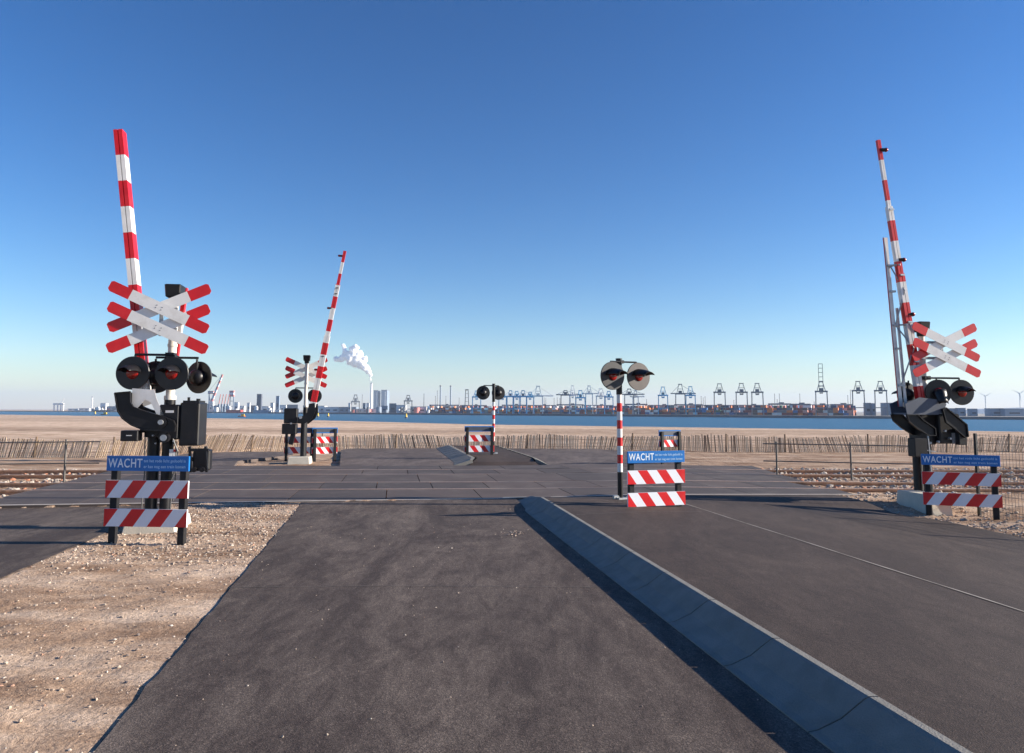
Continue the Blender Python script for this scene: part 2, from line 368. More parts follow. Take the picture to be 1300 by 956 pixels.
m = bpy.data.materials.new('sea_water'); m.use_nodes = True; t = m.node_tree; b = t.nodes['Principled BSDF']
b.inputs['Base Color'].default_value = (0.016, 0.095, 0.175, 1); b.inputs['Specular IOR Level'].default_value = 0.3; b.inputs['Roughness'].default_value = 0.35; b.inputs['IOR'].default_value = 1.33
g = t.nodes.new('ShaderNodeNewGeometry'); mp = t.nodes.new('ShaderNodeMapping'); mp.inputs['Scale'].default_value = (0.25, 0.6, 1)
t.links.new(g.outputs['Position'], mp.inputs['Vector'])
n1 = t.nodes.new('ShaderNodeTexNoise'); n1.inputs['Scale'].default_value = 0.9; n1.inputs['Detail'].default_value = 5; t.links.new(mp.outputs[0], n1.inputs['Vector'])
bp = t.nodes.new('ShaderNodeBump'); bp.inputs['Strength'].default_value = 1.0; bp.inputs['Distance'].default_value = 0.55
t.links.new(n1.outputs['Fac'], bp.inputs['Height']); t.links.new(bp.outputs[0], b.inputs['Normal'])
M_['water'] = m
mb = MB(); mb.add([(-13000, 20, -5), (13000, 20, -5), (13000, 13000, -5), (-13000, 13000, -5)], [[0, 1, 2, 3]])
struct('water', mb, M_['water'])
mb = MB(); mb.add([(-13000, -13000, -5.4), (13000, -13000, -5.4), (13000, 13000, -5.4), (-13000, 13000, -5.4)], [[0, 1, 2, 3]])
struct('seabed', mb, M_['sand'])

# ------------------------------------------------------------------ roads
def strip(name, xl, xr, y0, y1, zf, m, nx=14, ny=60, edge=0.07, hump=True):
    """sheet between left/right edge functions with a ragged downward skirt"""
    V = []; Fc = []
    for j in range(ny+1):
        Y = y0+(y1-y0)*j/ny
        a = xl(Y)+0.012*math.sin(Y*9)+0.01*math.sin(Y*23); c = xr(Y)+0.012*math.sin(Y*8+1)+0.01*math.sin(Y*21)
        row = [(a, Y, float(zf(a, Y))-edge-0.03)]
        for i in range(nx+1):
            X = a+(c-a)*i/nx; row.append((X, Y, float(zf(X, Y))))
        row.append((c, Y, float(zf(c, Y))-edge-0.03)); V += row
    k = nx+3
    for j in range(ny):
        for i in range(k-1): Fc.append([j*k+i, j*k+i+1, (j+1)*k+i+1, (j+1)*k+i])
    V0 = len(V)
    return tag(npmesh(name, V, Fc, m, False), kind='structure')
def line_front(X): return 13.95+0.135*X-0.03*0      # near edge of the crossing deck
def lz(X, Y):
    k = np.clip((Y-12.2)/1.6, 0, 1); return 0.004+0.056*k*k*(3-2*k)
# the near roads are skewed at the far end to meet the deck
def skew_strip(name, xl, xr, y0, zf, m, nx, ny, yend=line_front):
    V = []; Fc = []
    for j in range(ny+1):
        row = []
        for i in range(-1, nx+2):
            ii = min(max(i, 0), nx); s = ii/nx
            Y = y0
            for _ in range(4):
                X = xl(Y)+(xr(Y)-xl(Y))*s; Y = y0+(yend(X)-y0)*j/ny
            wob = (0.007*math.sin(Y*5+s*3)+0.006*math.sin(Y*17+s)+0.004*math.sin(Y*41)) if ii in (0, nx) and 0 < j < ny else 0
            row.append((X+wob, Y, float(zf(X, Y))-(0.11 if i != ii else 0)))
        V += row
    k = nx+3
    for j in range(ny):
        for i in range(k-1): Fc.append([j*k+i, j*k+i+1, (j+1)*k+i+1, (j+1)*k+i])
    return tag(npmesh(name, V, Fc, m, False), kind='structure')
toex = lambda Y: 1.48-0.158*(Y-4.77)
skew_strip('road', lambda Y: -2.25-0.177*(Y-4.77), lambda Y: toex(Y)+0.03, -6, lz, M_['asph'], 12, 90)
skew_strip('path', lambda Y: -9.4-0.2*(Y-13), lambda Y: -5.14-0.165*(Y-7.54), -6, lz, M_['asph'], 10, 80)
skew_strip('raised_road', lambda Y: lipx(Y)+0.05, edge_r, -6, rlane_z, M_['asph2'], 16, 110)
# pale seam down the raised lane, 4 mm proud
V = []; Fc = []
NS = 120
for j in range(NS+1):
    Y = -4+(12.9+4)*j/NS; X = 4.12-0.168*(Y-5.95); wdt = 0.011+0.004*math.sin(Y*5.1)
    for s in (-1, 1): V.append((X+s*wdt+0.004*math.sin(Y*2.2), Y, float(rlane_z(X+s*wdt, Y))+0.005))
for j in range(NS): Fc.append([2*j, 2*j+1, 2*j+3, 2*j+2])
tag(npmesh('road_joint', V, Fc, M_['seam'], False), kind='structure')

def seam(pts, zf, wd, m, lift=0.005):
    V = []; Fc = []; k = 0; n_ = 60
    tot = [Vector(p) for p in pts]
    for i in range(n_+1):
        u = i/n_*(len(tot)-1); j = min(int(u), len(tot)-2); p = tot[j].lerp(tot[j+1], u-j)
        d = (tot[j+1]-tot[j]).normalized(); nrm = Vector((-d.y, d.x)); jit = 0.006*math.sin(i*1.7)+0.004*math.sin(i*4.1)
        for s_2 in (-1, 1):
            q = p+nrm*(s_2*wd*(1+0.4*math.sin(i*2.3))+jit); V.append((q.x, q.y, float(zf(q.x, q.y))+lift))
    for i in range(n_): Fc.append([2*i, 2*i+1, 2*i+3, 2*i+2] if True else 0)
    o = npmesh('road_joint', V, [f[::-1] for f in Fc], m, False); return tag(o, kind='structure')
M_['seam_dim'] = mat('joint_worn', (0.11, 0.092, 0.08), 0.85, var=0.35, scale=5)
seam([(0.95, 10.9), (2.0, 11.45), (3.0, 11.75)], rlane_z, 0.008, M_['seam_dim'])
seam([(-2.7, 7.2), (-1.2, 7.28), (0.9, 7.25)], lambda x, y: 0.003, 0.006, M_['seam_dim'])
# sloping concrete kerb elements between the lanes
kerb = MB()
Ys = 14.05; ny = 0
while Ys > -5:
    Ye = Ys-1.0
    for a, b_ in ((Ys-0.006, Ye+0.006),):
        sec = []
        for Y in (a, (a+b_)/2, b_):
            tx, lx = toex(Y), lipx(Y)
            zl = float(rlane_z(lx+0.05, Y))+0.012
            if Y > 13.4: zl = max(0.09, zl)
            sec.append([(tx-0.02, Y, -0.06), (tx-0.02, Y, 0.012), (tx+0.03, Y, 0.022), (tx+(lx-tx)*0.5, Y, 0.022+(zl-0.022)*0.34), (lx-0.025, Y, zl-0.012), (lx, Y, zl), (lx+0.05, Y, zl), (lx+0.055, Y, -0.06)])
        vv = [p for s_ in sec for p in s_]; n = 8
        ff = [[k*n+i, k*n+(i+1) % n, (k+1)*n+(i+1) % n, (k+1)*n+i] for k in range(2) for i in range(n)]
        ff += [list(range(n-1, -1, -1)), [2*n+i for i in range(n)]]
        kerb.add(vv, ff)
    Y0_, Y1_ = Ys-0.03, Ys+0.03
    if Y1_ < 14.0:
        for (p_, q_) in ((Y0_, Y1_),):
            sec = []
            for Y in (q_, p_):
                tx, lx = toex(Y), lipx(Y); zl = float(rlane_z(lx+0.05, Y))+0.004
                sec.append([(tx, Y, -0.06), (tx, Y, 0.004), (tx+0.04, Y, 0.014), (tx+(lx-tx)*0.5+0.008, Y, 0.014+(zl-0.022)*0.34), (lx, Y, zl-0.02), (lx+0.01, Y, zl-0.006), (lx+0.05, Y, zl-0.006), (lx+0.05, Y, -0.06)])
            vv = sec[0]+sec[1]; n = 8
            kerb.add(vv, [[i, (i+1) % n, n+(i+1) % n, n+i] for i in range(n)])
    Ys = Ye
o = struct('kerb', kerb, M_['concrete'])
# small concrete end ramp where the kerb meets the deck
mb = MB(); mb.prism([(-0.35, -0.05), (0.28, -0.05), (0.28, 0.075), (-0.2, 0.062)], 13.93, 14.12); struct('kerb_end', mb, M_['concrete'])

# ------------------------------------------------------------------ crossing deck
RS = 0.05                                           # rail skew
def yl(base, X): return base+RS*X
LX = lambda Y: -9.35-0.205*(Y-13.0)                 # left side of the deck
RX = lambda Y: np.interp(Y, [15.2, 18.0, 22.3], [6.9, 6.95, 7.3])
mb = MB(); dk = 0.0
bands = [(None, 15.615), (15.705, 17.095), (17.185, 19.175), (19.265, 20.655), (20.745, 22.1)]
for bi, (b0, b1) in enumerate(bands):
    pitch = [1.8, 1.2, 1.8, 1.2, 1.8][bi]
    X = -12.0+0.37*bi
    while X < 8.2:
        x0, x1 = X+0.009, X+pitch-0.009
        quad = []
        def yy(base, x): return line_front(x)+0.03 if base is None else yl(base, x)
        P4 = [(x0, yy(b0, x0)), (x1, yy(b0, x1)), (x1, yy(b1, x1)), (x0, yy(b1, x0))]
        # shear along the road direction
        c0 = 18.0
        P4 = [(px-0.16*(py-c0), py) for px, py in P4]
        cy = sum(p[1] for p in P4)/4
        P4 = [(min(max(px, LX(py)), float(RX(py))), py) for px, py in P4]
        if max(p[0] for p in P4)-min(p[0] for p in P4) > 0.5:
            zt = rnd.uniform(-0.0015, 0.0015)
            vv = [(px, py, float(deckz(px))+zt) for px, py in P4]+[(px, py, -0.1) for px, py in P4]
            mb.add(vv, [[0, 1, 2, 3], [1, 0, 4, 5], [2, 1, 5, 6], [3, 2, 6, 7], [0, 3, 7, 4]])
        X += pitch
struct('crossing_deck', mb, M_['deck'])
mb = MB()   # concrete edge beam along the near side, and a faint one at the far side
for i in range(26):
    x0 = -9.5+i*0.64; x1 = x0+0.634
    if -0.45 < x0 < 0.2: continue
    if x0 > 7.0: break
    mb.add([(x0, line_front(x0)-0.045, float(deckz(x0))+0.005), (x1, line_front(x1)-0.045, float(deckz(x1))+0.005), (x1, line_front(x1)+0.025, float(deckz(x1))+0.005), (x0, line_front(x0)+0.025, float(deckz(x0))+0.005),
            (x0, line_front(x0)-0.045, -0.05), (x1, line_front(x1)-0.045, -0.05), (x1, line_front(x1)+0.025, -0.05), (x0, line_front(x0)+0.025, -0.05)],
           [[0, 1, 2, 3], [1, 0, 4, 5], [3, 2, 6, 7], [0, 3, 7, 4], [2, 1, 5, 6]])
struct('deck_edge', mb, M_['deck_edge'])

# ------------------------------------------------------------------ tracks
def rail(base, parent):
    prof = [(-0.065, -0.12), (0.065, -0.12), (0.065, -0.10), (0.012, -0.085), (0.012, 0.0), (0.036, 0.012), (0.036, 0.045), (0.028, 0.052), (-0.028, 0.052), (-0.036, 0.045), (-0.036, 0.012), (-0.012, 0.0), (-0.012, -0.085), (-0.065, -0.10)]
    mb = MB(); n = len(prof); xsr = np.linspace(-60, 60, 41)
    vv = [(x, yl(base, x)+a, float(deckz(x))-0.05+z) for x in xsr for a, z in prof]
    for k in range(len(xsr)-1):
        for i in range(n):
            top = i in (6, 7, 8)
            mb.f.append([k*n+i, (k+1)*n+i, (k+1)*n+(i+1) % n, k*n+(i+1) % n]); mb.m.append(1 if i == 7 else 0)
    mb.v = vv
    return mb.build('rail', [M_['rust'], M_['railtop']], parent)
sl_mesh = None
for k, (b0, lab) in enumerate(((15.66, 'nearer rusty railway track running through the level crossing'), (19.22, 'farther rusty railway track next to the sand and slat fence'))):
    tr = thing('railway_track', lab, 'railway track', group='railway tracks across the level crossing')
    rail(b0, tr); rail(b0+1.48, tr)
    X = -34.0
    while X < 34:
        Yc = yl(b0+0.74, X)
        inside = LX(Yc)-0.1 < X < float(RX(Yc))+0.1
        if not inside:
            if sl_mesh is None:
                mb = MB(); mb.box((0, 0, 0), (0.24, 2.5, 0.14), 0, taper=0.93)
                for sy in (-0.74, 0.74):
                    for s2 in (-0.1, 0.1): mb.box((0, sy+s2, 0.085), (0.11, 0.07, 0.03), 1)
                so_ = mb.build('sleeper', [M_['sleeper'], M_['steel_dark']], tr); sl_mesh = so_.data
            else:
                so_ = bpy.data.objects.new('sleeper', sl_mesh); COL.objects.link(so_); so_.parent = tr
            so_.location = (X, Yc, float(deckz(X))-0.243)
        X += 0.6 if abs(X) < 24 else 1.2

# ------------------------------------------------------------------ stones
def stones(name, pts, sizes, colors, smooth=False):
    ph = (1+5**0.5)/2
    ico = np.array([(-1, ph, 0), (1, ph, 0), (-1, -ph, 0), (1, -ph, 0), (0, -1, ph), (0, 1, ph), (0, -1, -ph), (0, 1, -ph), (ph, 0, -1), (ph, 0, 1), (-ph, 0, -1), (-ph, 0, 1)])/1.9
    fc = np.array([(0, 11, 5), (0, 5, 1), (0, 1, 7), (0, 7, 10), (0, 10, 11), (1, 5, 9), (5, 11, 4), (11, 10, 2), (10, 7, 6), (7, 1, 8), (3, 9, 4), (3, 4, 2), (3, 2, 6), (3, 6, 8), (3, 8, 9), (4, 9, 5), (2, 4, 11), (6, 2, 10), (8, 6, 7), (9, 8, 1)])
    rs = np.random.RandomState(3); n = len(pts)
    V = ico[None]*(1+rs.uniform(-0.3, 0.3, (n, 12, 1)))*rs.uniform(0.55, 1.25, (n, 1, 3))
    a = rs.uniform(0, 6.28, n); c, s = np.cos(a), np.sin(a)
    x = V[..., 0]*c[:, None]-V[..., 1]*s[:, None]; y = V[..., 0]*s[:, None]+V[..., 1]*c[:, None]
    V = np.stack([x, y, V[..., 2]*0.75], -1)*np.asarray(sizes)[:, None, None]+np.asarray(pts)[:, None, :]
    Fc = (fc[None]+12*np.arange(n)[:, None, None]).reshape(-1, 3)
    return npmesh(name, V.reshape(-1, 3), Fc, colors, smooth)
M_['pebble'] = mat('pebble', (0.85, 0.85, 0.85), 0.85, var=0.1, scale=30, island=[(0.46, 0.36, 0.28), (0.34, 0.26, 0.21), (0.55, 0.45, 0.36), (0.22, 0.18, 0.16), (0.50, 0.40, 0.31), (0.44, 0.26, 0.18), (0.40, 0.31, 0.24), (0.46, 0.37, 0.29), (0.62, 0.54, 0.46), (0.30, 0.24, 0.2), (0.5, 0.41, 0.32), (0.42, 0.33, 0.26)])
M_['ballast'] = mat('ballast_stone', (0.85, 0.85, 0.85), 0.9, var=0.1, scale=30, island=[(0.46, 0.38, 0.30), (0.26, 0.22, 0.20), (0.58, 0.5, 0.42), (0.35, 0.28, 0.22), (0.42, 0.18, 0.1), (0.5, 0.44, 0.38)])
rs = np.random.RandomState(8)
def vergeX(Y): return -5.14-0.165*(Y-7.54), -2.25-0.177*(Y-4.77)
pts = []; szs = []
for k in range(15000):
    Y = 3.6+10.2*rs.rand()**0.8; a, c = vergeX(Y); X = a+(c-a)*rs.rand()
    if Y > line_front(X)-0.1: continue
    cl = 1 if (rs.rand() < 0.34 or (fbm(np.array(X*0.8), np.array(Y*2.4), 2) > 0.3 and rs.rand() < 0.6) or (Y > 8.3 and rs.rand() < 0.75)) else 0
    if not cl: continue
    sz = (0.003+0.012*rs.rand()**4) if Y < 8 else (0.004+0.017*rs.rand()**3.5); pts.append((X, Y, float(terrain_z(X, Y))+sz*0.2)); szs.append(sz)
for k in range(3200):
    Y = 7.5+8.0*rs.rand(); X = edge_r(Y)+0.05+2.6*rs.rand()**1.5
    if Y > line_front(X)+0.3: continue
    sz = 0.007+0.03*rs.rand()**3; pts.append((X, Y, float(terrain_z(X, Y))+sz*0.2)); szs.append(sz)
for k in range(260):      # grit strewn over the lane by the kerb toe and at random
    Y = 3.8+9*rs.rand(); X = (-2.25-0.177*(Y-4.77))+(3.7)*rs.rand()
    sz = 0.003+0.007*rs.rand()**3; pts.append((X, Y, float(lz(X, Y))+sz*0.3)); szs.append(sz)
for k in range(34):
    pts.append((0.03+rs.randn()*0.12, 10.35+rs.randn()*0.14, 0.006)); szs.append(0.004+0.014*rs.rand()**2)
o = stones('gravel', pts, szs, M_['pebble'])
tag(o, 'small stones and shell grit scattered over the sandy verges', 'gravel', kind='stuff')
pts = []; szs = []
for k in range(15000):
    side = rs.rand() < 0.42
    X = -9.6-rs.rand()**1.4*16 if side else 6.6+rs.rand()**1.3*16
    u = rs.rand()*7.3+14.75; Y = u+RS*X
    if LX(Y)-0.05 < X < float(RX(Y))+0.05: continue
    if any(abs(u-b) < 0.10 for b in (15.66, 17.14, 19.22, 20.70)): continue
    if 14.75 < u < 15.3 and X > 0 and rs.rand() < 0.8: continue
    sz = 0.03+0.035*rs.rand(); pts.append((X, Y, -0.095+0.06*rs.rand()+0.03*fbm(np.array(X), np.array(Y), 2))); szs.append(sz)
o = stones('ballast', pts, szs, M_['ballast'])
tag(o, 'coarse track ballast heaped between the rusty rails', 'ballast', kind='stuff')

# ------------------------------------------------------------------ far side of the crossing
def flat(name, poly, z, m, th=0.1):
    n = len(poly); mb = MB()
    vv = [(x, y, z) for x, y in poly]+[(x, y, z-th) for x, y in poly]
    mb.add(vv, [list(range(n))]+[[(i+1) % n, i, n+i, n+(i+1) % n] for i in range(n)])
    return struct(name, mb, m)
def G(px, py, z=0.0):
    y = py-ROLL*(px-650); x = px
    a = (x-650)/930; b = (433.5-y)/930; c, s = math.cos(PITCH), math.sin(PITCH)
    t = (z-HC)/(s+b*c); return (t*a, t*(c-b*s))
def GP(lst, z=0.0): return [G(x, y, z) for x, y in lst]
flat('path_far', [(LX(22.15)+0.1, 22.12)]+[(-8.3, 22.15), (-8.95, 24.2)]+GP([(372, 577.5), (372, 573.6), (300, 573.5), (236, 576)], 0.03), 0.03, M_['asph3'])
flat('road_far', [(-5.15, 22.2), (-1.35, 22.3), (-1.5, 23.6), (-2.95, 32.2), (-2.9, 32.7), (-7.0, 32.3), (-7.2, 31.2)], 0.03, M_['asph3'])
flat('road_far', [(0.85, 22.55), (5.2, 22.7), (5.4, 24.5), (5.2, 28), (4.6, 30.6), (3.8, 32.5), (-0.4, 32.7), (-0.75, 32.0), (0.0, 26.5)], 0.026, M_['asph3'])
isl = [(-1.32, 22.35), (0.93, 22.6), (0.85, 23.9), (-0.55, 32.2), (-2.72, 32.4), (-1.25, 23.6)]
mb = MB()
top = [(-1.2, 22.75, 0.12), (0.72, 22.95, 0.12), (0.66, 24.0, 0.17), (-0.72, 32.0, 0.17), (-2.62, 32.2, 0.17), (-1.12, 23.9, 0.17)]
bot = [(-1.3, 22.3, 0.03), (0.85, 22.5, 0.03), (0.86, 24.0, 0.0), (-0.5, 32.3, 0.0), (-2.95, 32.5, 0.0), (-1.4, 23.9, 0.0)]
mb.add([Vector(p) for p in top]+[Vector(p) for p in bot], [[0, 1, 2, 5], [5, 2, 3, 4], [1, 0, 6, 7]], 0)
struct('island_far', mb, M_['asph2'])
def kerb_run(name, pts_out, pts_in, zt):
    mb = MB()
    for a in range(len(pts_out)-1):
        p0, p1 = Vector(pts_out[a]), Vector(pts_out[a+1]); q0, q1 = Vector(pts_in[a]), Vector(pts_in[a+1]); n = max(1, int((p1-p0).length/1.0))
        for i in range(n):
            s0, s1 = i/n+0.004, (i+1)/n-0.004
            A, B, C, D_ = p0.lerp(p1, s0), p0.lerp(p1, s1), q0.lerp(q1, s1), q0.lerp(q1, s0)
            up = lambda v, h: (v.x, v.y, h)
            mb.add([up(A, 0.035), up(B, 0.035), up(C, zt), up(D_, zt), up(A, -0.08), up(B, -0.08), up(C+(C-B)*0.2, zt), up(D_+(D_-A)*0.2, zt), up(C+(C-B)*0.2, -0.05), up(D_+(D_-A)*0.2, -0.05)],
                   [[0, 1, 2, 3], [3, 2, 6, 7], [1, 0, 4, 5], [0, 3, 7, 9, 4], [2, 1, 5, 8, 6]])
    return struct(name, mb, M_['concrete'])
kerb_run('kerb_far', [(-1.75, 22.5), (-1.85, 23.8), (-3.35, 32.6)], [(-1.28, 22.6), (-1.3, 23.9), (-2.78, 32.2)], 0.185)
kerb_run('kerb_far', [(-0.35, 32.3), (1.02, 24.2), (1.12, 22.75)], [(-0.62, 32.0), (0.74, 24.0), (0.80, 22.95)], 0.185)

# ------------------------------------------------------------------ slat fence
fence = thing('beach_fence', 'long weathered fence of thin wooden slats along the beach', 'fence')
FL = [(-34, 25.8), (-19.6, 26.6), (-14.9, 26.5), (-12.0, 30.8), (-7, 32.6), (-0.4, 33.0), (4.0, 32.9), (10.6, 31.0), (17.5, 31.4), (22.9, 31.8), (45, 34)]
slats = MB(); wires = MB(); s_acc = 0
for i, (a, b) in enumerate(zip(FL[:-1], FL[1:])):
    a = Vector(a); b = Vector(b); L_ = (b-a).length; n = int(L_/0.074); d = (b-a)/L_
    for k in range(n):
        p = a+d*(k+0.5)*L_/n; u = p.x
        lean = (0.20*math.sin(u*0.35)+0.10*math.sin(u*1.1+2)+rnd.gauss(0, 0.035)); 
        if u < -9: lean += 0.16
        if u > 15: lean += 0.14
        if rnd.random() < 0.04: continue
        z0 = float(terrain_z(p.x, p.y))-0.05; h = 0.70+rnd.gauss(0, 0.022)+0.05*math.sin(u*0.9)
        ww = rnd.uniform(0.03, 0.052)
        slats.beam((p.x, p.y+rnd.gauss(0, 0.015), z0), (p.x+lean*h, p.y+rnd.gauss(0, 0.02), z0+h), ww, 0.012)
    for zz in (0.2, 0.5):
        za = float(terrain_z(a.x, a.y)); zb = float(terrain_z(b.x, b.y))
        wires.cyl((a.x, a.y, za+zz), (b.x, b.y, zb+zz), 0.004, n=5)
    npst = max(1, int(L_/2.4))
    for k in range(npst):
        p = a+d*(k+rnd.uniform(0.2, 0.6))*L_/npst; z0 = float(terrain_z(p.x, p.y))
        if abs(p.x) > 24: continue
        pb = MB(); pb.cyl((p.x, p.y-0.03, z0-0.1), (p.x+rnd.gauss(0.02, 0.03), p.y-0.03, z0+rnd.uniform(0.70, 0.78)), 0.042, 0.036, 8); pb.build('post', M_['wood_dark'], fence, True)
slats.build('slats', M_['wood'], fence); wires.build('wire', M_['steel_dark'], fence)

# ------------------------------------------------------------------ railings and mesh fence
def railing(label, posts, x_over0, x_over1):
    r = thing('handrail', label, 'railing', group='tube railings beside the tracks')
    for (x, y, z, h) in posts:
        mb = MB(); mb.cyl((x, y, z-0.1), (x, y, z+h), 0.024, n=12); mb.cyl((x, y, z+h), (x, y, z+h+0.01), 0.028, n=12); mb.build('post', M_['railing'], r, True)
    a = Vector(posts[0][:3]); b = Vector(posts[-1][:3]); d = (b-a).normalized()
    for hz in (posts[0][3]-0.05, posts[0][3]*0.46):
        mb = MB(); p0 = a-d*x_over0; p1 = b+d*x_over1
        off = Vector((0, -0.045, 0))
        mb.cyl(p0+off+Vector((0, 0, hz)), p1+off+Vector((0, 0, hz)), 0.015, n=10); mb.build('bar', M_['railing'], r, True)
    return r
railing('two-bar tube railing left of the crossing beside the track', [(-16.3, 17.0, -0.08, 1.02), (-13.4, 17.2, -0.08, 1.02), (-10.55, 17.5, -0.04, 1.02)], 5, 0.8)
railing('two-bar tube railing right of the crossing beside the track', [(6.98, 19.5, -0.04, 0.93), (8.75, 19.1, -0.04, 0.93), (10.45, 18.8, -0.06, 0.93)], 0.35, 0.1)
mf = thing('mesh_fence', 'dark welded wire mesh fence at the edge of the right verge', 'fence', (8.35, 13.3, -0.2), -66)
for x in (0.0, 1.6, 3.2, 4.8):
    mb = MB(); mb.box((x, 0, 0.7), (0.045, 0.045, 1.62)); mb.build('post', M_['black'], mf)
mb = MB()
x = 0.05
while x < 4.8: mb.cyl((x, -0.03, 0.02), (x, -0.03, 1.5), 0.0032, n=5); x += 0.055
z = 0.04
while z < 1.5: mb.cyl((0, -0.034, z), (4.8, -0.034, z), 0.0036, n=5); z += 0.13
mb.build('wire_mesh', M_['steel_dark'], mf)

# ------------------------------------------------------------------ striped barricades
def striped_board(w_, h_, lean, slant):
    """board centred on x, stripes drawn as separate faces; lean +1 '/', -1 backslash"""
    mb = MB(); th = 0.028; n = 7; pit = w_/6.0; off = h_*slant
    def clip(poly, x0, x1):
        for sgn, lim in ((1, x0), (-1, x1)):
            out = []
            for i in range(len(poly)):
                a, b = poly[i], poly[(i+1) % len(poly)]
                ia = sgn*(a[0]-lim) >= 0; ib = sgn*(b[0]-lim) >= 0
                if ia: out.append(a)
                if ia != ib: t_ = (lim-a[0])/(b[0]-a[0]); out.append((lim, a[1]+(b[1]-a[1])*t_))
            poly = out
            if not poly: return []
        return poly
    for side in (-1, 1):
        y = side*th/2
        for k in range(-2, 9):
            x0 = -w_/2+k*pit-off*0.5; 
            if lean > 0: poly = [(x0-off/2, 0), (x0+pit-off/2, 0), (x0+pit+off/2, h_), (x0+off/2, h_)]
            else: poly = [(x0+off*1.5, 0), (x0+pit+off*1.5, 0), (x0+pit+off/2, h_), (x0+off/2, h_)]
            poly = clip(poly, -w_/2, w_/2)
            if len(poly) < 3: continue
            vv = [(px, y, pz) for px, pz in poly]; f = list(range(len(vv)))
            mb.add(vv, [f if side < 0 else f[::-1]], 1 if (k % 2 == (0 if lean > 0 else 1)) else 0)
    X = w_/2
    vv = [(-X, -th/2, 0), (X, -th/2, 0), (X, th/2, 0), (-X, th/2, 0), (-X, -th/2, h_), (X, -th/2, h_), (X, th/2, h_), (-X, th/2, h_)]
    mb.add(vv, [[3, 2, 1, 0], [4, 5, 6, 7], [1, 2, 6, 5], [3, 0, 4, 7]], 0)
    return mb
big_txt = text_mesh('WACHT', 0.158, space=1.12); sm1 = text_mesh('tot het rode licht gedoofd is', 0.052, 0.0006, 1.06); sm2 = text_mesh('er kan nog een trein komen', 0.052, 0.0006, 1.06)
for me_, mm in ((big_txt, M_['letter']), (sm1, M_['letter_small']), (sm2, M_['letter_small'])):
    me_.materials.clear(); me_.materials.append(mm)
def barricade(label, p, yaw, lean=1, drop=0.0, width=1.10, back=False):
    r = thing('warning_barricade', label, 'barricade', p, yaw, 'striped barricades around the level crossing')
    hw = width/2
    for sx in (-1, 1):
        mb = MB(); mb.box((sx*(hw-0.09), 0.055, (1.06-drop)/2-0.06), (0.09, 0.075, 1.06-drop+0.12), bev=0.006); mb.build('leg', M_['black_rubber'], r)
    for zz in (0.215-drop, 0.575-drop):
        b = striped_board(width, 0.22, lean, 0.72).build('striped_board', [M_['white_refl'], M_['red']], r); b.location = (0, 0, zz)
    mb = MB(); mb.box((0, 0, 0.095), (width, 0.03, 0.19), 0, bev=0.004)
    mb.add([(-hw+0.02, 0.0165, 0.03), (hw-0.02, 0.0165, 0.03), (hw-0.02, 0.0165, 0.16), (-hw+0.02, 0.0165, 0.16)], [[3, 2, 1, 0]], 1)
    sg = mb.build('text_sign', [M_['blue'], M_['slate2']], r); sg.location = (0, 0, 0.915-drop)
    for me_, x, z in ((big_txt, -hw+0.025, 0.093), (sm1, -hw+0.50, 0.128), (sm2, -hw+0.50, 0.055)):
        t_ = bpy.data.objects.new('lettering', me_); COL.objects.link(t_); t_.parent = sg
        xs_ = 1.0 if me_ is big_txt else (width-0.545)/max(v.co.x for v in me_.vertices)
        if me_ is big_txt: xs_ = 0.455/max(v.co.x for v in me_.vertices)
        t_.scale = (xs_, 1, 1); t_.location = (x, -0.0165, z); t_.rotation_euler = (R(90), 0, 0)
    for sx in (-1, 1):
        for zz in (0.325-drop, 0.685-drop):
            pass
    return r
barricade('red and white barricade with WACHT sign on the left sand verge', (-4.66, 9.5, 0.0), -4.5, 1, 0.0, 1.10)
barricade('red and white barricade with WACHT sign in front of the wire mesh fence', (7.87, 13.0, -0.16), -22, 1, 0.0, 1.20)
barricade('sunlit barricade with WACHT sign beside the striped post on the raised lane', (2.38, 12.2, 0.105), 18.5, -1, 0.17, 1.06)
barricade('barricade seen from behind, left of the far signal mast', (-7.38, 25.7, -0.02), 183, 1, 0.0, 1.05)
barricade('barricade seen from behind, right of the far signal mast', (-6.48, 25.6, -0.02), 207, 1, 0.0, 0.88)
barricade('barricade seen from behind on the far traffic island beside the striped post', (-1.12, 25.6, 0.08), 194, 1, 0.03, 1.05)
barricade('barricade seen from behind in the sand beyond the raised lane', (5.05, 23.6, -0.02), 205, 1, 0.0, 0.85)

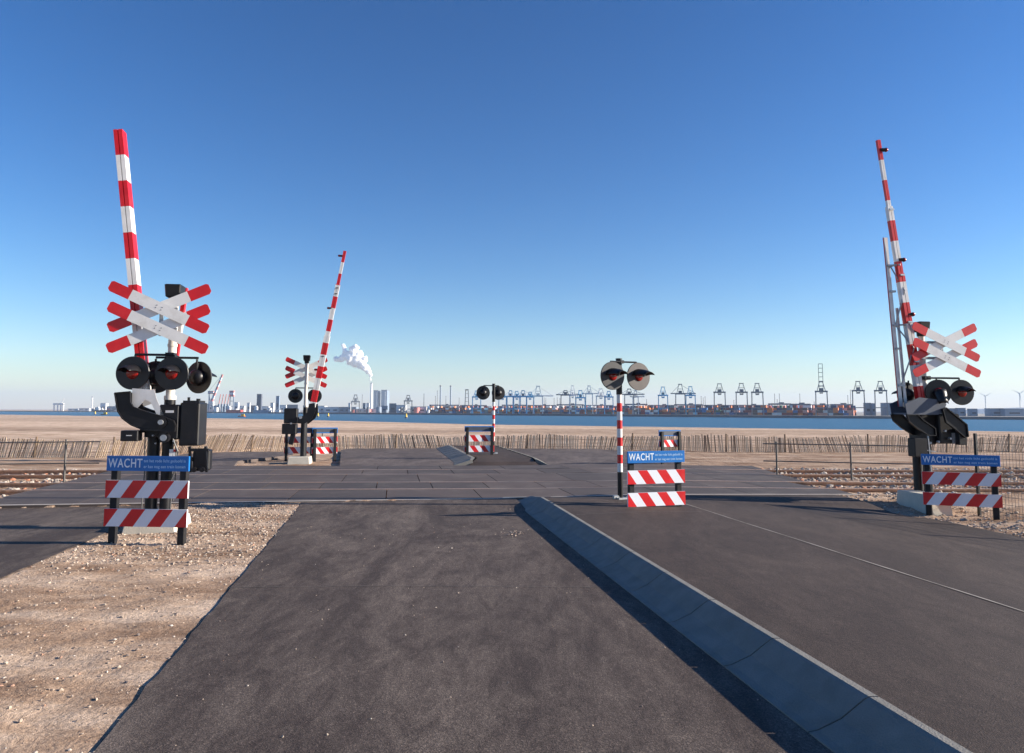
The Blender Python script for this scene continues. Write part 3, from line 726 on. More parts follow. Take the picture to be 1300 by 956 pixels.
# ------------------------------------------------------------------ signal lamps
def signal_disc(parent, c, yaw, r=0.24, visor_drop=False, sun_tone=False):
    """lamp with round backboard facing -y before yaw"""
    mb = MB(); mb.cyl((0, 0.0, 0), (0, -0.018, 0), r, r, 40); mb.cyl((0, -0.018, 0), (0, -0.024, 0), r, r*0.985, 40)
    d = mb.build('signal_disc', M_['disc_sunlit' if sun_tone else 'disc'], parent, True); d.location = c; d.rotation_euler = (0, 0, R(yaw))
    mb = MB(); mb.dome((0, -0.03, 0), (0, -1, 0), 0.088, 0.03, n=20); mb.build('lens', M_['lens'], d, True)
    # hood: half tube that reaches forward and dips
    mb = MB(); n = 14; vv = []; Lh = 0.27
    for j in range(6):
        y = -0.024-Lh*j/5
        for i in range(n+1):
            a = math.pi*(0.02+0.96*i/n)
            fall = 0.035*(j/5)**2
            a2 = a if j < 5 else a
            rr = 0.125-0.005*j
            cut = max(0.0, 1-0.30*(j/5))
            aa = math.pi/2+(a-math.pi/2)*cut
            vv.append((rr*math.cos(aa), y, rr*math.sin(aa)-fall))
    ff = [[j*(n+1)+i, j*(n+1)+i+1, (j+1)*(n+1)+i+1, (j+1)*(n+1)+i] for j in range(5) for i in range(n)]
    mb.add(vv, ff); vi = mb.build('visor', M_['black'], d, True)
    so2 = vi.modifiers.new('thick', 'SOLIDIFY'); so2.thickness = 0.005
    if visor_drop: vi.rotation_euler = (R(58), 0, 0); vi.location = (0, -0.03, 0.02)
    mb = MB(); mb.cyl((0, 0, 0), (0, 0.05, 0), 0.13, 0.12, 20); mb.dome((0, 0.05, 0), (0, 1, 0), 0.12, 0.085, n=20)
    mb.box((0.0, 0.04, 0.15), (0.05, 0.04, 0.12)); mb.box((0.13, 0.05, 0), (0.04, 0.04, 0.05)); mb.cyl((0, 0.04, 0.19), (0, 0.04, 0.27), 0.016, n=8)
    mb.build('lamp_housing', M_['black'], d, True)
    for ang in (0.4, 2.5, 4.0, 5.4):
        pass
    return d

def crossbuck(parent, cx, cz, y, Lb=1.50, yaw=0):
    out = []
    th = R(24.5)
    for (dz, dy, sg) in ((0.0, 0.0, -1), (0.0, 0.035, 1), (-0.30, -0.002, -1), (-0.30, 0.037, 1)):
        mb = MB(); wd = 0.080; e = Lb/2; rd = Lb/2*0.58
        # 2D outline pieces along local x, rotated
        rot = Matrix.Rotation(-sg*th, 4, 'Y')
        Mx = Matrix.Translation((cx, y+dy, cz+dz)) @ rot
        mb.prism([(-rd, -wd), (rd, -wd), (rd, wd), (-rd, wd)], -0.004, 0.004, 0, Mx)
        for s in (-1, 1):
            pl = [(s*rd, -wd), (s*(e-0.04), -wd), (s*e, -wd*0.6), (s*e, wd*0.72), (s*(e-0.03), wd), (s*rd, wd)]
            mb.prism(pl, -0.004, 0.004, 1, Mx)
        for s in (-0.04, 0.04):
            mb.cyl(Mx @ Vector((s, -0.004, 0.02)), Mx @ Vector((s, -0.007, 0.02)), 0.007, n=8, mi=2)
            mb.cyl(Mx @ Vector((s, -0.004, -0.02)), Mx @ Vector((s, -0.007, -0.02)), 0.007, n=8, mi=2)
        out.append(mb.build('cross_board', [M_['white'], M_['red'], M_['steel_dark']], parent))
    return out

def mast(label, loc, rz, black_h, top_h, cbx, discs, backs=(), r=0.062, block=True, group='signal masts with double crosses'):
    s = thing('crossing_signal', label, 'crossing signal', loc, rz, group)
    mb = MB(); mb.cyl((0, 0, 0.1), (0, 0, 1.85), r*1.25, r*1.25, 20); mb.cyl((0, 0, 0.14), (0, 0, 0.17), 0.14, 0.14, 20); mb.build('lower_pole', M_['black'], s, True)
    mb = MB(); mb.cyl((0, 0, 1.85), (0, 0, top_h-0.01), r, r*0.94, 20); mb.cyl((0, 0, 1.84), (0, 0, 1.9), r*1.35, r*1.35, 20)
    mb.cyl((0, 0, 2.62), (0, 0, 2.66), r*1.12, r*1.12, 20); mb.build('upper_pole', M_['pole_white'], s, True)
    mb = MB(); mb.box((0, 0, top_h+0.12), (0.2, 0.24, 0.19), 0, taper=1.14, bev=0.012); mb.cyl((0, 0, top_h-0.06), (0, 0, top_h+0.03), r*1.2, r*1.3, 16); mb.build('bell_box', M_['black'], s, False)
    mb = MB(); mb.box((cbx*0.5, -0.07, 3.17), (abs(cbx)+0.14, 0.03, 0.05)); mb.box((cbx*0.5, -0.07, 2.87), (abs(cbx)+0.14, 0.03, 0.05)); mb.box((cbx, -0.075, 3.02), (0.05, 0.03, 0.5))
    mb.box((cbx, -0.13, 3.17), (0.05, 0.12, 0.04)); mb.box((cbx, -0.13, 2.87), (0.05, 0.12, 0.04))
    mb.build('cross_bracket', M_['galv'], s)
    crossbuck(s, cbx, 3.17, -0.205)
    mb = MB(); z = 2.49
    x0 = min([d[0] for d in discs]+[0]); x1 = max([d[0] for d in discs]+[0])
    mb.cyl((x0, -0.12, z), (x1, -0.12, z), 0.018, n=10); mb.box((0, -0.06, z), (0.12, 0.14, 0.07)); 
    if backs:
        b0 = min(d[0] for d in backs); b1 = max(d[0] for d in backs)
        mb.cyl((b0, 0.16, z-0.02), (b1, 0.16, z-0.02), 0.018, n=10); mb.box((0, 0.1, z-0.02), (0.1, 0.14, 0.06))
    mb.build('lamp_arm', M_['black'], s, True)
    for d in discs: signal_disc(s, (d[0], -0.16, 2.22+d[2] if len(d) > 2 else 2.22), d[1], visor_drop=len(d) > 3)
    for d in backs: signal_disc(s, (d[0], 0.2, 2.18), d[1])
    return s

def boom_mesh(p0, p1, sections, stripe, first, depth, light=True):
    """telescoping boom of square tube; sections = [(t0,t1,width)], stripes alternate from the tip"""
    mb = MB(); p0 = Vector(p0); p1 = Vector(p1); L_ = (p1-p0).length; d = (p1-p0)/L_
    for (t0, t1, ww) in sections:
        s = L_*t1; lo = L_*t0
        while s > lo+1e-4:
            k = math.floor((L_-s)/stripe+1e-4); e = max(lo, L_-(k+1)*stripe)
            mi = (k+first) % 2
            a, b = p0+d*e, p0+d*s
            # two side channels with a recessed groove between them on the front
            g = ww*0.10
            ax = Vector((0, 1, 0)).cross(d).normalized()
            for sx in (-1, 1):
                c = ax*sx*(ww/2+g/2)/2*1.0
                mb.beam(a+c, b+c, ww/2-g/2, depth*ww/0.12, mi)
            mb.beam(a, b, g+0.002, depth*ww/0.12*0.7, mi)
            s = e
    return mb
def boom_lamp(parent, p, side):
    mb = MB(); p = Vector(p)
    mb.cyl(p, p+Vector((side*0.10, -0.02, 0)), 0.035, n=12, mi=0); mb.dome(p+Vector((side*0.10, -0.02, 0)), (side, -0.2, 0), 0.042, 0.05, 1, n=12)
    mb.build('boom_lamp', [M_['black'], M_['lens']], parent, True)

def footing(label, loc, rz, wx=0.6, wy=0.85, h=0.16):
    mb = MB(); mb.box((0, 0, h/2-0.05), (wx, wy, h+0.1), 0, taper=0.9, bev=0.012)
    o = mb.build('concrete_footing', M_['block']); o.location = loc; o.rotation_euler = (0, 0, R(rz))
    return tag(o, label, 'footing', 'concrete footings under the signals')

# ---------- left near device
OL = (-5.0, 10.75, 0.0)
footing('cream concrete footing in the gravel under the left signal', (-5.1, 10.78, 0), 9, 0.72, 0.9, 0.15)
mast('signal mast with red and white double cross and four lamps, on the left sand verge', OL, 9, 1.8, 3.32, -0.15, [(-0.47, -8), (0.06, -8)], [(0.33, 150), (-0.27, 180)])
bl = thing('crossing_barrier', 'barrier machine with raised thick boom on the left sand verge', 'barrier', OL, 9, 'raised crossing barriers')
mb = MB(); mb.cyl((-0.2, 0.02, 0.1), (-0.2, 0.02, 1.35), 0.085, n=20); mb.cyl((-0.2, 0.02, 0.12), (-0.2, 0.02, 0.15), 0.15, n=20)
mb.box((-0.2, 0.02, 1.45), (0.2, 0.26, 0.3), bev=0.01); mb.build('post', M_['black'], bl, True)
mb = MB(); mb.box((0.33, 0.03, 1.49), (0.27, 0.44, 0.62), 0, bev=0.015); mb.box((0.33, 0.03, 1.815), (0.22, 0.36, 0.03), 0)
mb.box((0.33, -0.195, 1.49), (0.21, 0.012, 0.55), 0)
mb.cyl((0.26, 0, 1.83), (0.26, 0, 1.88), 0.02, n=8); mb.cyl((0.38, 0.05, 1.83), (0.38, 0.05, 1.86), 0.03, n=8)
mb.box((0.05, -0.03, 1.52), (0.28, 0.34, 0.5), 0, bev=0.02); mb.build('drive_housing', M_['black'], bl)
mb = MB(); mb.box((0.06, -0.205, 1.67), (0.11, 0.006, 0.035)); mb.build('rating_plate', M_['alu'], bl)
mb = MB(); mb.cyl((-0.02, -0.2, 1.52), (-0.02, -0.34, 1.52), 0.035, n=14, mi=1); mb.cyl((-0.02, -0.15, 1.52), (-0.02, -0.30, 1.52), 0.075, n=18); mb.cyl((0.02, -0.2, 1.3), (0.02, -0.3, 1.3), 0.07, n=18)
mb.cyl((0.02, -0.3, 1.3), (0.02, -0.31, 1.3), 0.045, n=14, mi=1)
for x, z in ((-0.14, 1.33), (0.13, 1.45), (0.14, 1.25), (-0.1, 1.22)): mb.cyl((x, -0.2, z), (x, -0.25, z), 0.012, n=6, mi=1)
mb.build('hinge', [M_['black'], M_['galv']], bl, True)
arm_poly = [(-0.66, 1.93), (-0.46, 1.95), (-0.45, 1.80), (-0.41, 1.735), (-0.30, 1.69), (0.02, 1.59), (0.14, 1.54), (0.17, 1.47), (0.16, 1.39), (0.08, 1.385), (-0.08, 1.40), (-0.25, 1.41), (-0.42, 1.48), (-0.54, 1.57), (-0.61, 1.68)]
for y in (-0.25, 0.2):
    mb = MB(); mb.prism(arm_poly, y-0.02, y+0.02)
    k = len(arm_poly)
    for i in range(k):
        a, b = arm_poly[i], arm_poly[(i+1) % k]; mb.beam((a[0], y-0.022, a[1]), (b[0], y-0.022, b[1]), 0.014, 0.05, 0)
    mb.build('lift_arm', M_['black'], bl)
mb = MB(); mb.prism([(-0.46, 2.0), (-0.16, 1.98), (-0.13, 1.86), (-0.02, 1.62), (-0.10, 1.60), (-0.2, 1.80), (-0.28, 1.84), (-0.38, 1.72), (-0.45, 1.74)], -0.2, -0.19); mb.prism([(-0.46, 2.0), (-0.26, 2.0), (-0.26, 1.8), (-0.42, 1.74)], 0.17, 0.18)
mb.box((-0.36, -0.01, 1.9), (0.03, 0.37, 0.05))
mb.build('boom_bracket', M_['alu'], bl)
mb = boom_mesh((-0.36, 0.06, 1.9), (-0.905, 0.06, 5.86), [(0, 1, 0.125)], 0.393, 1, 0.17); mb.build('boom', [M_['white'], M_['red']], bl)
mb = boom_mesh((-0.10, 0.32, 1.7), (0.06, 0.32, 3.55), [(0, 1, 0.06)], 0.40, 1, 0.16); mb.build('short_boom', [M_['white'], M_['red']], bl)
mb = MB(); mb.box((-0.43, -0.22, 1.33), (0.23, 0.2, 0.15), bev=0.01); mb.box((-0.31, -0.15, 1.42), (0.04, 0.1, 0.1)); mb.build('junction_box', M_['black'], bl)
mb = MB(); mb.box((-0.43, -0.325, 1.335), (0.07, 0.005, 0.012)); mb.build('junction_plate', M_['alu'], bl)
mb = MB()
for s in (0, 1):
    x = 0.36+s*0.22; mb.beam((x-0.0, -0.12, 0.8), (x-0.03, -0.12, 1.17), 0.03, 0.05)
for z in (0.84, 1.12): mb.box((0.46, -0.12, z), (0.27, 0.06, 0.04))
mb.box((0.48, 0.02, 0.97), (0.24, 0.16, 0.3), bev=0.02); mb.cyl((0.42, -0.14, 0.84), (0.42, -0.2, 0.84), 0.035, n=12); mb.cyl((0.53, -0.14, 0.84), (0.53, -0.2, 0.84), 0.035, n=12)
mb.box((0.3, 0.0, 0.98), (0.16, 0.06, 0.06)); mb.build('counterweight', M_['black'], bl)
mb = MB()
for x, z0, z1 in ((0.1, 0.1, 1.3), (0.14, 0.4, 1.25), (-0.28, 0.3, 1.3)): mb.tube([(x, -0.12, z0), (x+0.02, -0.13, (z0+z1)/2), (x, -0.12, z1)], 0.01, 6)
mb.tube([(0.12, -0.2, 1.28), (0.2, -0.22, 1.1), (0.17, -0.2, 0.85), (0.09, -0.18, 0.6)], 0.012, 6)
mb.build('cable', M_['steel_dark'], bl, True)
mb = MB(); mb.box((0.1, -0.13, 1.08), (0.08, 0.006, 0.1), 0); mb.box((0.13, -0.134, 1.11), (0.03, 0.004, 0.035), 1); mb.build('sticker', [M_['white'], M_['red']], bl)

# ---------- right near device
OR = (7.83, 13.95, -0.16)
footing('concrete footing at the right road edge beneath the signal mast', (7.60, 13.75, -0.16), 9, 0.42, 1.0, 0.37)
mast('signal mast with red and white double cross and two lamps, by the right road edge', OR, 9, 1.8, 3.35, 0.36, [(0.17, -14, 0, 1), (0.66, -6)], [(-0.2, 190)])
br = thing('crossing_barrier', 'barrier machine with tall twin raised booms by the right road edge', 'barrier', OR, 9, 'raised crossing barriers')
mb = MB(); mb.cyl((-0.05, 0.2, 0.1), (-0.05, 0.2, 1.7), 0.085, n=20); mb.box((0.0, 0.1, 1.55), (0.3, 0.36, 0.62), bev=0.012); mb.build('post', M_['black'], br, True)
mb = MB(); mb.prism([(-0.63, 2.0), (-0.33, 2.12), (0.05, 2.08), (0.22, 2.0), (0.16, 1.86), (0.03, 1.80), (-0.60, 1.80)], -0.30, -0.28)
mb.prism([(-0.63, 2.0), (-0.33, 2.12), (0.05, 2.08), (0.03, 1.80), (-0.60, 1.80)], 0.12, 0.14)
mb.box((-0.3, -0.08, 1.82), (0.56, 0.38, 0.03)); mb.build('boom_bracket', M_['slate'], br)
rarm = [(-0.62, 1.80), (-0.40, 1.80), (-0.30, 1.70), (-0.06, 1.55), (-0.05, 1.42), (-0.2, 1.42), (-0.42, 1.55), (-0.58, 1.68)]
for y in (-0.29, 0.13):
    mb = MB(); mb.prism(rarm, y-0.015, y+0.015)
    for i in range(len(rarm)):
        a, b = rarm[i], rarm[(i+1) % len(rarm)]; mb.beam((a[0], y-0.02, a[1]), (b[0], y-0.02, b[1]), 0.014, 0.05)
    mb.build('lift_arm', M_['black'], br)
parm = [(0.10, 1.90), (0.17, 1.93), (0.34, 1.80), (0.58, 1.62), (0.60, 1.40), (0.54, 1.38), (0.36, 1.52), (0.16, 1.66)]
mb = MB(); mb.prism(parm, -0.33, -0.30)
for i in range(len(parm)):
    a, b = parm[i], parm[(i+1) % len(parm)]; mb.beam((a[0], -0.335, a[1]), (b[0], -0.335, b[1]), 0.014, 0.05)
mb.build('lift_arm', M_['black'], br)
mb = MB(); mb.box((0.36, 0.02, 1.54), (0.44, 0.42, 0.56), 0, bev=0.02); mb.box((0.52, -0.25, 1.40), (0.16, 0.12, 0.32), 0, bev=0.01); mb.box((0.25, -0.22, 1.85), (0.22, 0.1, 0.05)); mb.build('drive_housing', M_['black'], br)
mb = MB()
for x, z in ((0.2, 1.5), (0.3, 1.36), (-0.05, 1.5), (0.05, 1.3), (-0.12, 1.28)): mb.cyl((x, -0.22, z), (x, -0.27, z), 0.022, n=8)
mb.box((0.42, -0.2, 1.36), (0.08, 0.02, 0.2)); mb.beam((-0.2, -0.3, 1.42), (-0.16, -0.3, 0.7), 0.02, 0.02); mb.beam((-0.33, -0.3, 1.16), (-0.05, -0.3, 1.12), 0.016, 0.016)
mb.build('hinge', M_['galv'], br, True)
mb = MB(); mb.box((-0.36, -0.22, 1.2), (0.26, 0.2, 0.34), bev=0.012); mb.build('counterweight', M_['black'], br)
mb = boom_mesh((-0.10, -0.04, 1.95), (-0.75, -0.04, 7.10), [(0, 0.49, 0.13), (0.49, 0.745, 0.105), (0.745, 1, 0.07)], 0.40, 1, 0.10); mb.build('boom', [M_['white'], M_['red']], br)
mb = MB(); a, b = Vector((-0.43, 0.05, 1.95)), Vector((-0.59, 0.05, 5.2))
mb.beam(a+Vector((-0.035, 0, 0)), b+Vector((-0.035, 0, 0)), 0.075, 0.03, 0); mb.beam(a+Vector((0.075, 0, 0)), b.lerp(a, 0.42)+Vector((0.075, 0, 0)), 0.045, 0.03, 0); mb.beam(a+Vector((-0.08, 0, 0)), b+Vector((-0.08, 0, 0)), 0.008, 0.012, 1)
mb.build('rear_boom', [M_['alu'], M_['red']], br)
mb = MB()
zs_ = [2.35, 3.05, 3.5, 4.15, 4.65]
F0 = lambda z: Vector((-0.10-(z-1.95)*0.1265, -0.10, z)); F1 = lambda z: Vector((-0.43-(z-1.95)*0.05, 0.03, z))
for i in range(4):
    mb.cyl(F1(zs_[i]), F0(zs_[i+1]), 0.014, n=6) if i % 2 == 0 else mb.cyl(F0(zs_[i]), F1(zs_[i+1]), 0.014, n=6)
mb.cyl(F0(3.5), F1(3.5), 0.016, n=6); mb.cyl(F0(4.65), F1(4.65), 0.02, n=6)
for z in zs_: mb.box(F1(z), (0.11, 0.06, 0.035))
mb.build('truss_rod', M_['galv'], br, True)
def on_r(z): return (-0.10-(z-1.95)*0.1265, -0.06, z)
for z in (6.9, 4.75, 3.7): boom_lamp(br, on_r(z), 1)
for z in (4.45, 5.72, 3.55, 2.8):
    mb = MB(); p = on_r(z); mb.box((p[0], -0.11, p[2]), (0.09, 0.03, 0.03)); mb.build('boom_clamp', M_['galv'], br)

# ---------- far left device (seen from behind)
OF = (-6.97, 24.85, -0.05)
footing('concrete footing beneath the far signal mast', (-7.0, 24.5, -0.04), 9, 0.72, 0.9, 0.2)
mast('signal mast seen from behind beyond the tracks, with white-backed double cross', OF, 189, 1.8, 3.38, 0.03, [(-0.27, 8), (0.36, 8)])
bf = thing('crossing_barrier', 'barrier with tall raised boom seen beyond the tracks', 'barrier', OF, 9, 'raised crossing barriers')
mb = MB(); mb.cyl((-0.02, -0.2, 0.1), (-0.02, -0.2, 1.5), 0.09, n=20); mb.cyl((-0.02, -0.2, 0.12), (-0.02, -0.2, 0.16), 0.17, n=20); mb.build('post', M_['black'], bf, True)
mb = MB(); mb.box((-0.43, -0.2, 1.55), (0.42, 0.4, 0.5), bev=0.02); mb.box((-0.46, -0.22, 1.12), (0.46, 0.42, 0.34), bev=0.02); mb.build('drive_housing', M_['black'], bf)
mb = MB(); 
farm = [(0.34, 1.98), (0.16, 1.95), (0.10, 1.66), (-0.02, 1.55), (-0.2, 1.5), (-0.2, 1.3), (0.05, 1.3), (0.27, 1.48), (0.36, 1.7)]
mb.prism(farm, -0.42, -0.38); mb.prism([(x+0.06, z-0.02) for x, z in farm], 0.0, 0.04); mb.build('lift_arm', M_['black'], bf)
mb = MB(); mb.cyl((-0.1, -0.4, 1.5), (-0.1, -0.46, 1.5), 0.05, n=12); mb.cyl((-0.4, -0.42, 1.3), (-0.4, -0.44, 1.3), 0.03, n=10); mb.build('hinge', M_['galv'], bf, True)
mb = boom_mesh((0.25, -0.2, 1.85), (1.19, -0.2, 7.2), [(0, 0.45, 0.19), (0.45, 0.78, 0.15), (0.78, 1, 0.10)], 0.405, 1, 0.08); mb.build('boom', [M_['white'], M_['red']], bf)
for z in (7.02, 5.2, 3.1):
    boom_lamp(bf, (0.25+(z-1.85)*0.176-0.05, -0.22, z), -1)
for z in (5.7, 5.9, 3.55):
    mb = MB(); mb.box((0.25+(z-1.85)*0.176, -0.26, z), (0.09, 0.02, 0.03)); mb.build('boom_clamp', M_['steel_dark'], bf)
mb = MB(); mb.beam((-0.35, -0.2, 0.95), (-0.42, -0.2, 0.6), 0.14, 0.2); mb.build('counterweight', M_['black'], bf)

# ---------- island posts
def island_post(label, loc, rz, lamps, sun_tone):
    s = thing('island_signal', label, 'crossing signal', loc, rz, 'striped lamp posts on the islands')
    mb = MB(); z = 0.0; mb.cyl((0, 0, -0.05), (0, 0, 0.48), 0.05, n=20, mi=2); z = 0.48
    for k in range(9):
        mb.cyl((0, 0, z), (0, 0, z+0.16), 0.05, n=20, mi=(0 if k % 2 == 0 else 1), caps=False); z += 0.16
    mb.build('striped_post', [M_['white'], M_['red'], M_['black']], s, True)
    mb = MB(); mb.cyl((0, 0, z), (0, 0, 2.58), 0.057, n=20); mb.cyl((0, 0, 2.58), (0, 0, 2.60), 0.062, n=20); mb.build('post_cap', M_['black'], s, True)
    mb = MB(); mb.cyl((min(lamps), -0.10, 2.53), (max(lamps), -0.10, 2.53), 0.017, n=8); mb.box((0, -0.06, 2.53), (0.07, 0.12, 0.06)); mb.build('lamp_arm', M_['black'], s, True)
    for x in lamps:
        dd_ = signal_disc(s, (x, -0.15, 2.26), 0, 0.262, sun_tone=sun_tone)
        if sun_tone and x < 0: dd_.data.materials[0] = M_['disc_shaded']  # left disc: shadow painted in as a darker tone
        for ch in dd_.children:
            if ch.name.startswith('visor'): ch.scale = (1.25, 1.25, 1.15)
    mb = MB(); mb.box((0, 0, 0.0), (0.2, 0.2, 0.03)); mb.box((-0.12, -0.02, 0.03), (0.10, 0.06, 0.05))
    for sx in (-1, 1):
        for sy in (-1, 1): mb.cyl((sx*0.08, sy*0.08, 0), (sx*0.08, sy*0.08, 0.04), 0.012, n=6)
    mb.build('base_plate', M_['galv'], s); s.scale = (0.955, 0.955, 0.955)
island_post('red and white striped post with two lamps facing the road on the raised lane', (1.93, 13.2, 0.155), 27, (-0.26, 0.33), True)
island_post('red and white striped post with two black lamps on the far traffic island', (-0.65, 26.2, 0.165), 200, (-0.24, 0.36), False)

# little yellow marker by the track, right
mk = thing('track_marker', 'small yellow marker box beside the far rails on the right', 'marker', (10.9, 19.9, -0.1))
mb = MB(); mb.cyl((0, 0, 0), (0, 0, 0.25), 0.015, n=8); mb.cyl((0.1, 0, 0), (0.1, 0, 0.25), 0.015, n=8); mb.build('stake', M_['steel_dark'], mk)
mb = MB(); mb.box((0.05, 0, 0.32), (0.2, 0.12, 0.12), bev=0.01); mb.build('box', M_['yellow'], mk)

# ------------------------------------------------------------------ far shore
QP = [(-200, 2600), (0, 1950), (120, 1830), (240, 1560), (400, 1200), (600, 1010), (800, 860), (1000, 720), (1150, 660), (1300, 610), (1600, 560)]
def qD(px): return float(np.interp(px, [p[0] for p in QP], [p[1] for p in QP]))
M_['quay'] = mat('quay_wall', (0.13, 0.13, 0.14), 0.85, var=0.2, scale=0.05)
M_['quaytop'] = mat('quay_apron', (0.30, 0.28, 0.25), 0.9, var=0.15, scale=0.02)
mb = MB(); front = []
for px in range(-200, 1601, 50):
    D = qD(px); p = W(px, 521, D); front.append((p.x, D))
def zq(px): return -2.6
n = len(front)
vv = [(x, y, -5.5) for x, y in front]+[(x, y, -2.6) for x, y in front]+[(x*5, y*5+3000, -2.6) for x, y in front]
for i in range(n-1):
    sandy = (-200+50*i) < 240
    mb.add([vv[i], vv[i+1], vv[n+i+1], vv[n+i]], [[0, 1, 2, 3]], 2 if sandy else 0)
    mb.add([vv[n+i], vv[n+i+1], vv[2*n+i+1], vv[2*n+i]], [[0, 1, 2, 3]], 2 if sandy else 1)
struct('far_shore', mb, [M_['quay'], M_['quaytop'], M_['sand']])
ZQ = -2.6
def px2m(D): return D/930.0
def base_pt(px, dD=25):
    D = qD(px)+dD; p = W(px, 521, D); return p.x, D
def zat(px, py, D): return W(px, py, D).z

# -- ship-to-shore cranes
def sts(px, w_px, beam_y, apex_y, color, kind='a', boom_top=None, dD=30, label='', group='container cranes along the far quay'):
    x, D = base_pt(px, dD); k = px2m(D)
    r = thing('container_crane', label, 'crane', (x, D, ZQ), -math.degrees(math.atan2(x, D)), group)
    hb = zat(px, beam_y, D)-ZQ; ha = zat(px, apex_y, D)-ZQ; wd = w_px*k; dp = wd*1.1; th = max(1.1, k*1.25)*0.8
    mb = MB()
    for sx in (-1, 1):
        for sy in (-1, 1): mb.beam((sx*wd/2, sy*dp/2, 0), (sx*wd/2*0.93, sy*dp/2, hb), th*1.0, th*1.0)
    for sy in (-1, 1):
        mb.box((0, sy*dp/2, hb), (wd+th, th, th*1.4)); mb.box((0, sy*dp/2, hb*0.32), (wd, th*0.8, th*0.9))
    for sx in (-1, 1):
        mb.box((sx*wd/2, 0, hb*0.32), (th*0.8, dp, th)); mb.beam((sx*wd/2, -dp/2, hb*0.33), (sx*wd/2*0.95, dp/2, hb*0.97), th*0.6, th*0.6)
        mb.box((sx*wd/2, 0, 0.8), (th*1.5, dp*1.05, 1.6))
    mb.build('portal_frame', color, r)
    mb = MB()
    for sx in (-1, 1):
        mb.beam((sx*wd*0.36, -dp*0.3, hb), (sx*wd*0.13, -dp*0.3, ha), th*0.7, th*0.7); mb.beam((sx*wd*0.36, dp*0.4, hb), (sx*wd*0.13, -dp*0.3, ha), th*0.5, th*0.5)
    mb.box((0, -dp*0.3, ha), (wd*0.4, th, th)); mb.box((0, -dp*0.3, (ha+hb)/2), (wd*0.5, th*0.6, th*0.6)); mb.build('apex_frame', color, r)
    mb = MB(); mb.box((0, dp*0.15, hb+th*2.4), (wd*0.36, dp*0.35, th*3)); mb.build('machinery_house', M_['bggrey'] if color is not M_['bgwhite'] else M_['bgwhite'], r)
    mb = MB()
    bh = hb-th*1.6
    if kind == 'up':
        ht = zat(px, boom_top, D)-ZQ
        for sx in (-1, 1): mb.beam((sx*wd*0.17, -dp*0.55, hb), (sx*wd*0.17, -dp*0.62, ht), th*0.55, th)
        for q in np.linspace(0.05, 1, 7): mb.box((0, -dp*0.6, hb+(ht-hb)*q), (wd*0.34, th*0.6, th*0.6))
        mb.box((0, dp*0.6, bh), (wd*0.3, dp*1.2, th))
    elif kind == 'side':
        mb.box((wd*0.3, 0, bh+th*2), (wd*2.6, th, th*1.3))
        mb.beam((0, -dp*0.3, ha), (wd*1.5, 0, bh+th*2.5), th*0.35, th*0.35); mb.beam((0, -dp*0.3, ha), (-wd*0.9, 0, bh+th*2.5), th*0.35, th*0.35)
    else:
        for sx in (-1, 1): mb.box((sx*wd*0.14, -dp*0.7, bh+th), (th*0.8, dp*3.2, th*1.2))
        mb.box((0, -dp*2.2, bh+th), (wd*0.34, th, th*1.2))
        for sx in (-1, 1): mb.cyl((sx*wd*0.13, -dp*0.3, ha), (sx*wd*0.14, -dp*2.1, bh+th*1.4), th*0.16, n=5)
        mb.box((0, -dp*1.2, bh-th*1.2), (wd*0.3, dp*0.16, th*1.8))
    mb.build('boom', color, r)
    return r
B_, W_, G_ = M_['bgblue'], M_['bgwhite'], M_['bggrey']
cr_list = [
 (605, 11, 504, 496.5, B_, 'a', None, 'blue container crane just left of the far striped island post'),
 (638, 10, 504, 497, B_, 'a', None, 'blue crane just right of the far island post'),
 (648, 9, 503.5, 496, B_, 'side', None, 'second blue crane right of the far island post'),
 (656, 10, 504, 497, B_, 'a', None, 'third blue crane right of the far island post'),
 (664, 10, 503.5, 496, B_, 'side', None, 'fourth blue crane right of the far island post'),
 (673, 10, 504, 498, B_, 'a', None, 'last blue crane before the tall white crane'),
 (683, 12, 503, 490.5, W_, 'side', None, 'tall white crane with a long level jib beside the blue cranes'),
 (718, 12, 501.5, 496, G_, 'side', None, 'grey crane with level jib left of a white crane pair'),
 (727, 8, 502, 490, W_, 'a', None, 'slim white crane behind the grey level-jib crane'),
 (737, 12, 505, 496, B_, 'a', None, 'squat blue crane between two white cranes'),
 (748, 9, 500, 490, W_, 'side', None, 'white crane just right of the squat blue crane'),
 (763, 12, 503, 494, W_, 'a', None, 'pale crane partly hidden behind the lamp disc'),
 (773, 11, 504, 497, B_, 'a', None, 'blue crane showing left of the near striped post'),
 (799, 12, 501, 494, G_, 'side', None, 'grey crane right of the near striped post'),
 (807, 7, 504, 496, W_, 'side', None, 'white crane behind the grey crane by the near post'),
 (842, 12, 502, 491.5, B_, 'a', None, 'lone blue crane standing apart with clear sky on both sides'),
 (864, 12, 500, 488, G_, 'side', None, 'grey crane overlapping a blue crane'),
 (877, 12, 502, 491, B_, 'a', None, 'blue crane overlapped by a grey crane'),
 (914, 14, 498, 487.5, G_, 'a', None, 'first of three matching dark grey cranes'),
 (942, 14, 498, 487, G_, 'a', None, 'middle of three matching dark grey cranes'),
 (962, 14, 498, 487, G_, 'a', None, 'third of three matching dark grey cranes'),
 (1043.5, 14, 497, 485, G_, 'up', 462.5, 'tallest crane with its boom raised straight up'),
 (1090.5, 14, 496, 484.5, G_, 'a', None, 'grey crane second from the right on the quay'),
 (1119, 14, 496, 484.5, G_, 'a', None, 'grey crane at the right end, next to the near barrier'),
 (451, 10, 510, 501.5, G_, 'a', None, 'grey crane left of the smoking chimney'),
 (518, 10, 509, 502, G_, 'a', None, 'grey crane right of the twin power station blocks'),
]
for i, (px, wp, by, ay, c, kd, bt, lab) in enumerate(cr_list): sts(px, wp, by, ay, c, kd, bt, 30+7*(i % 4), lab)

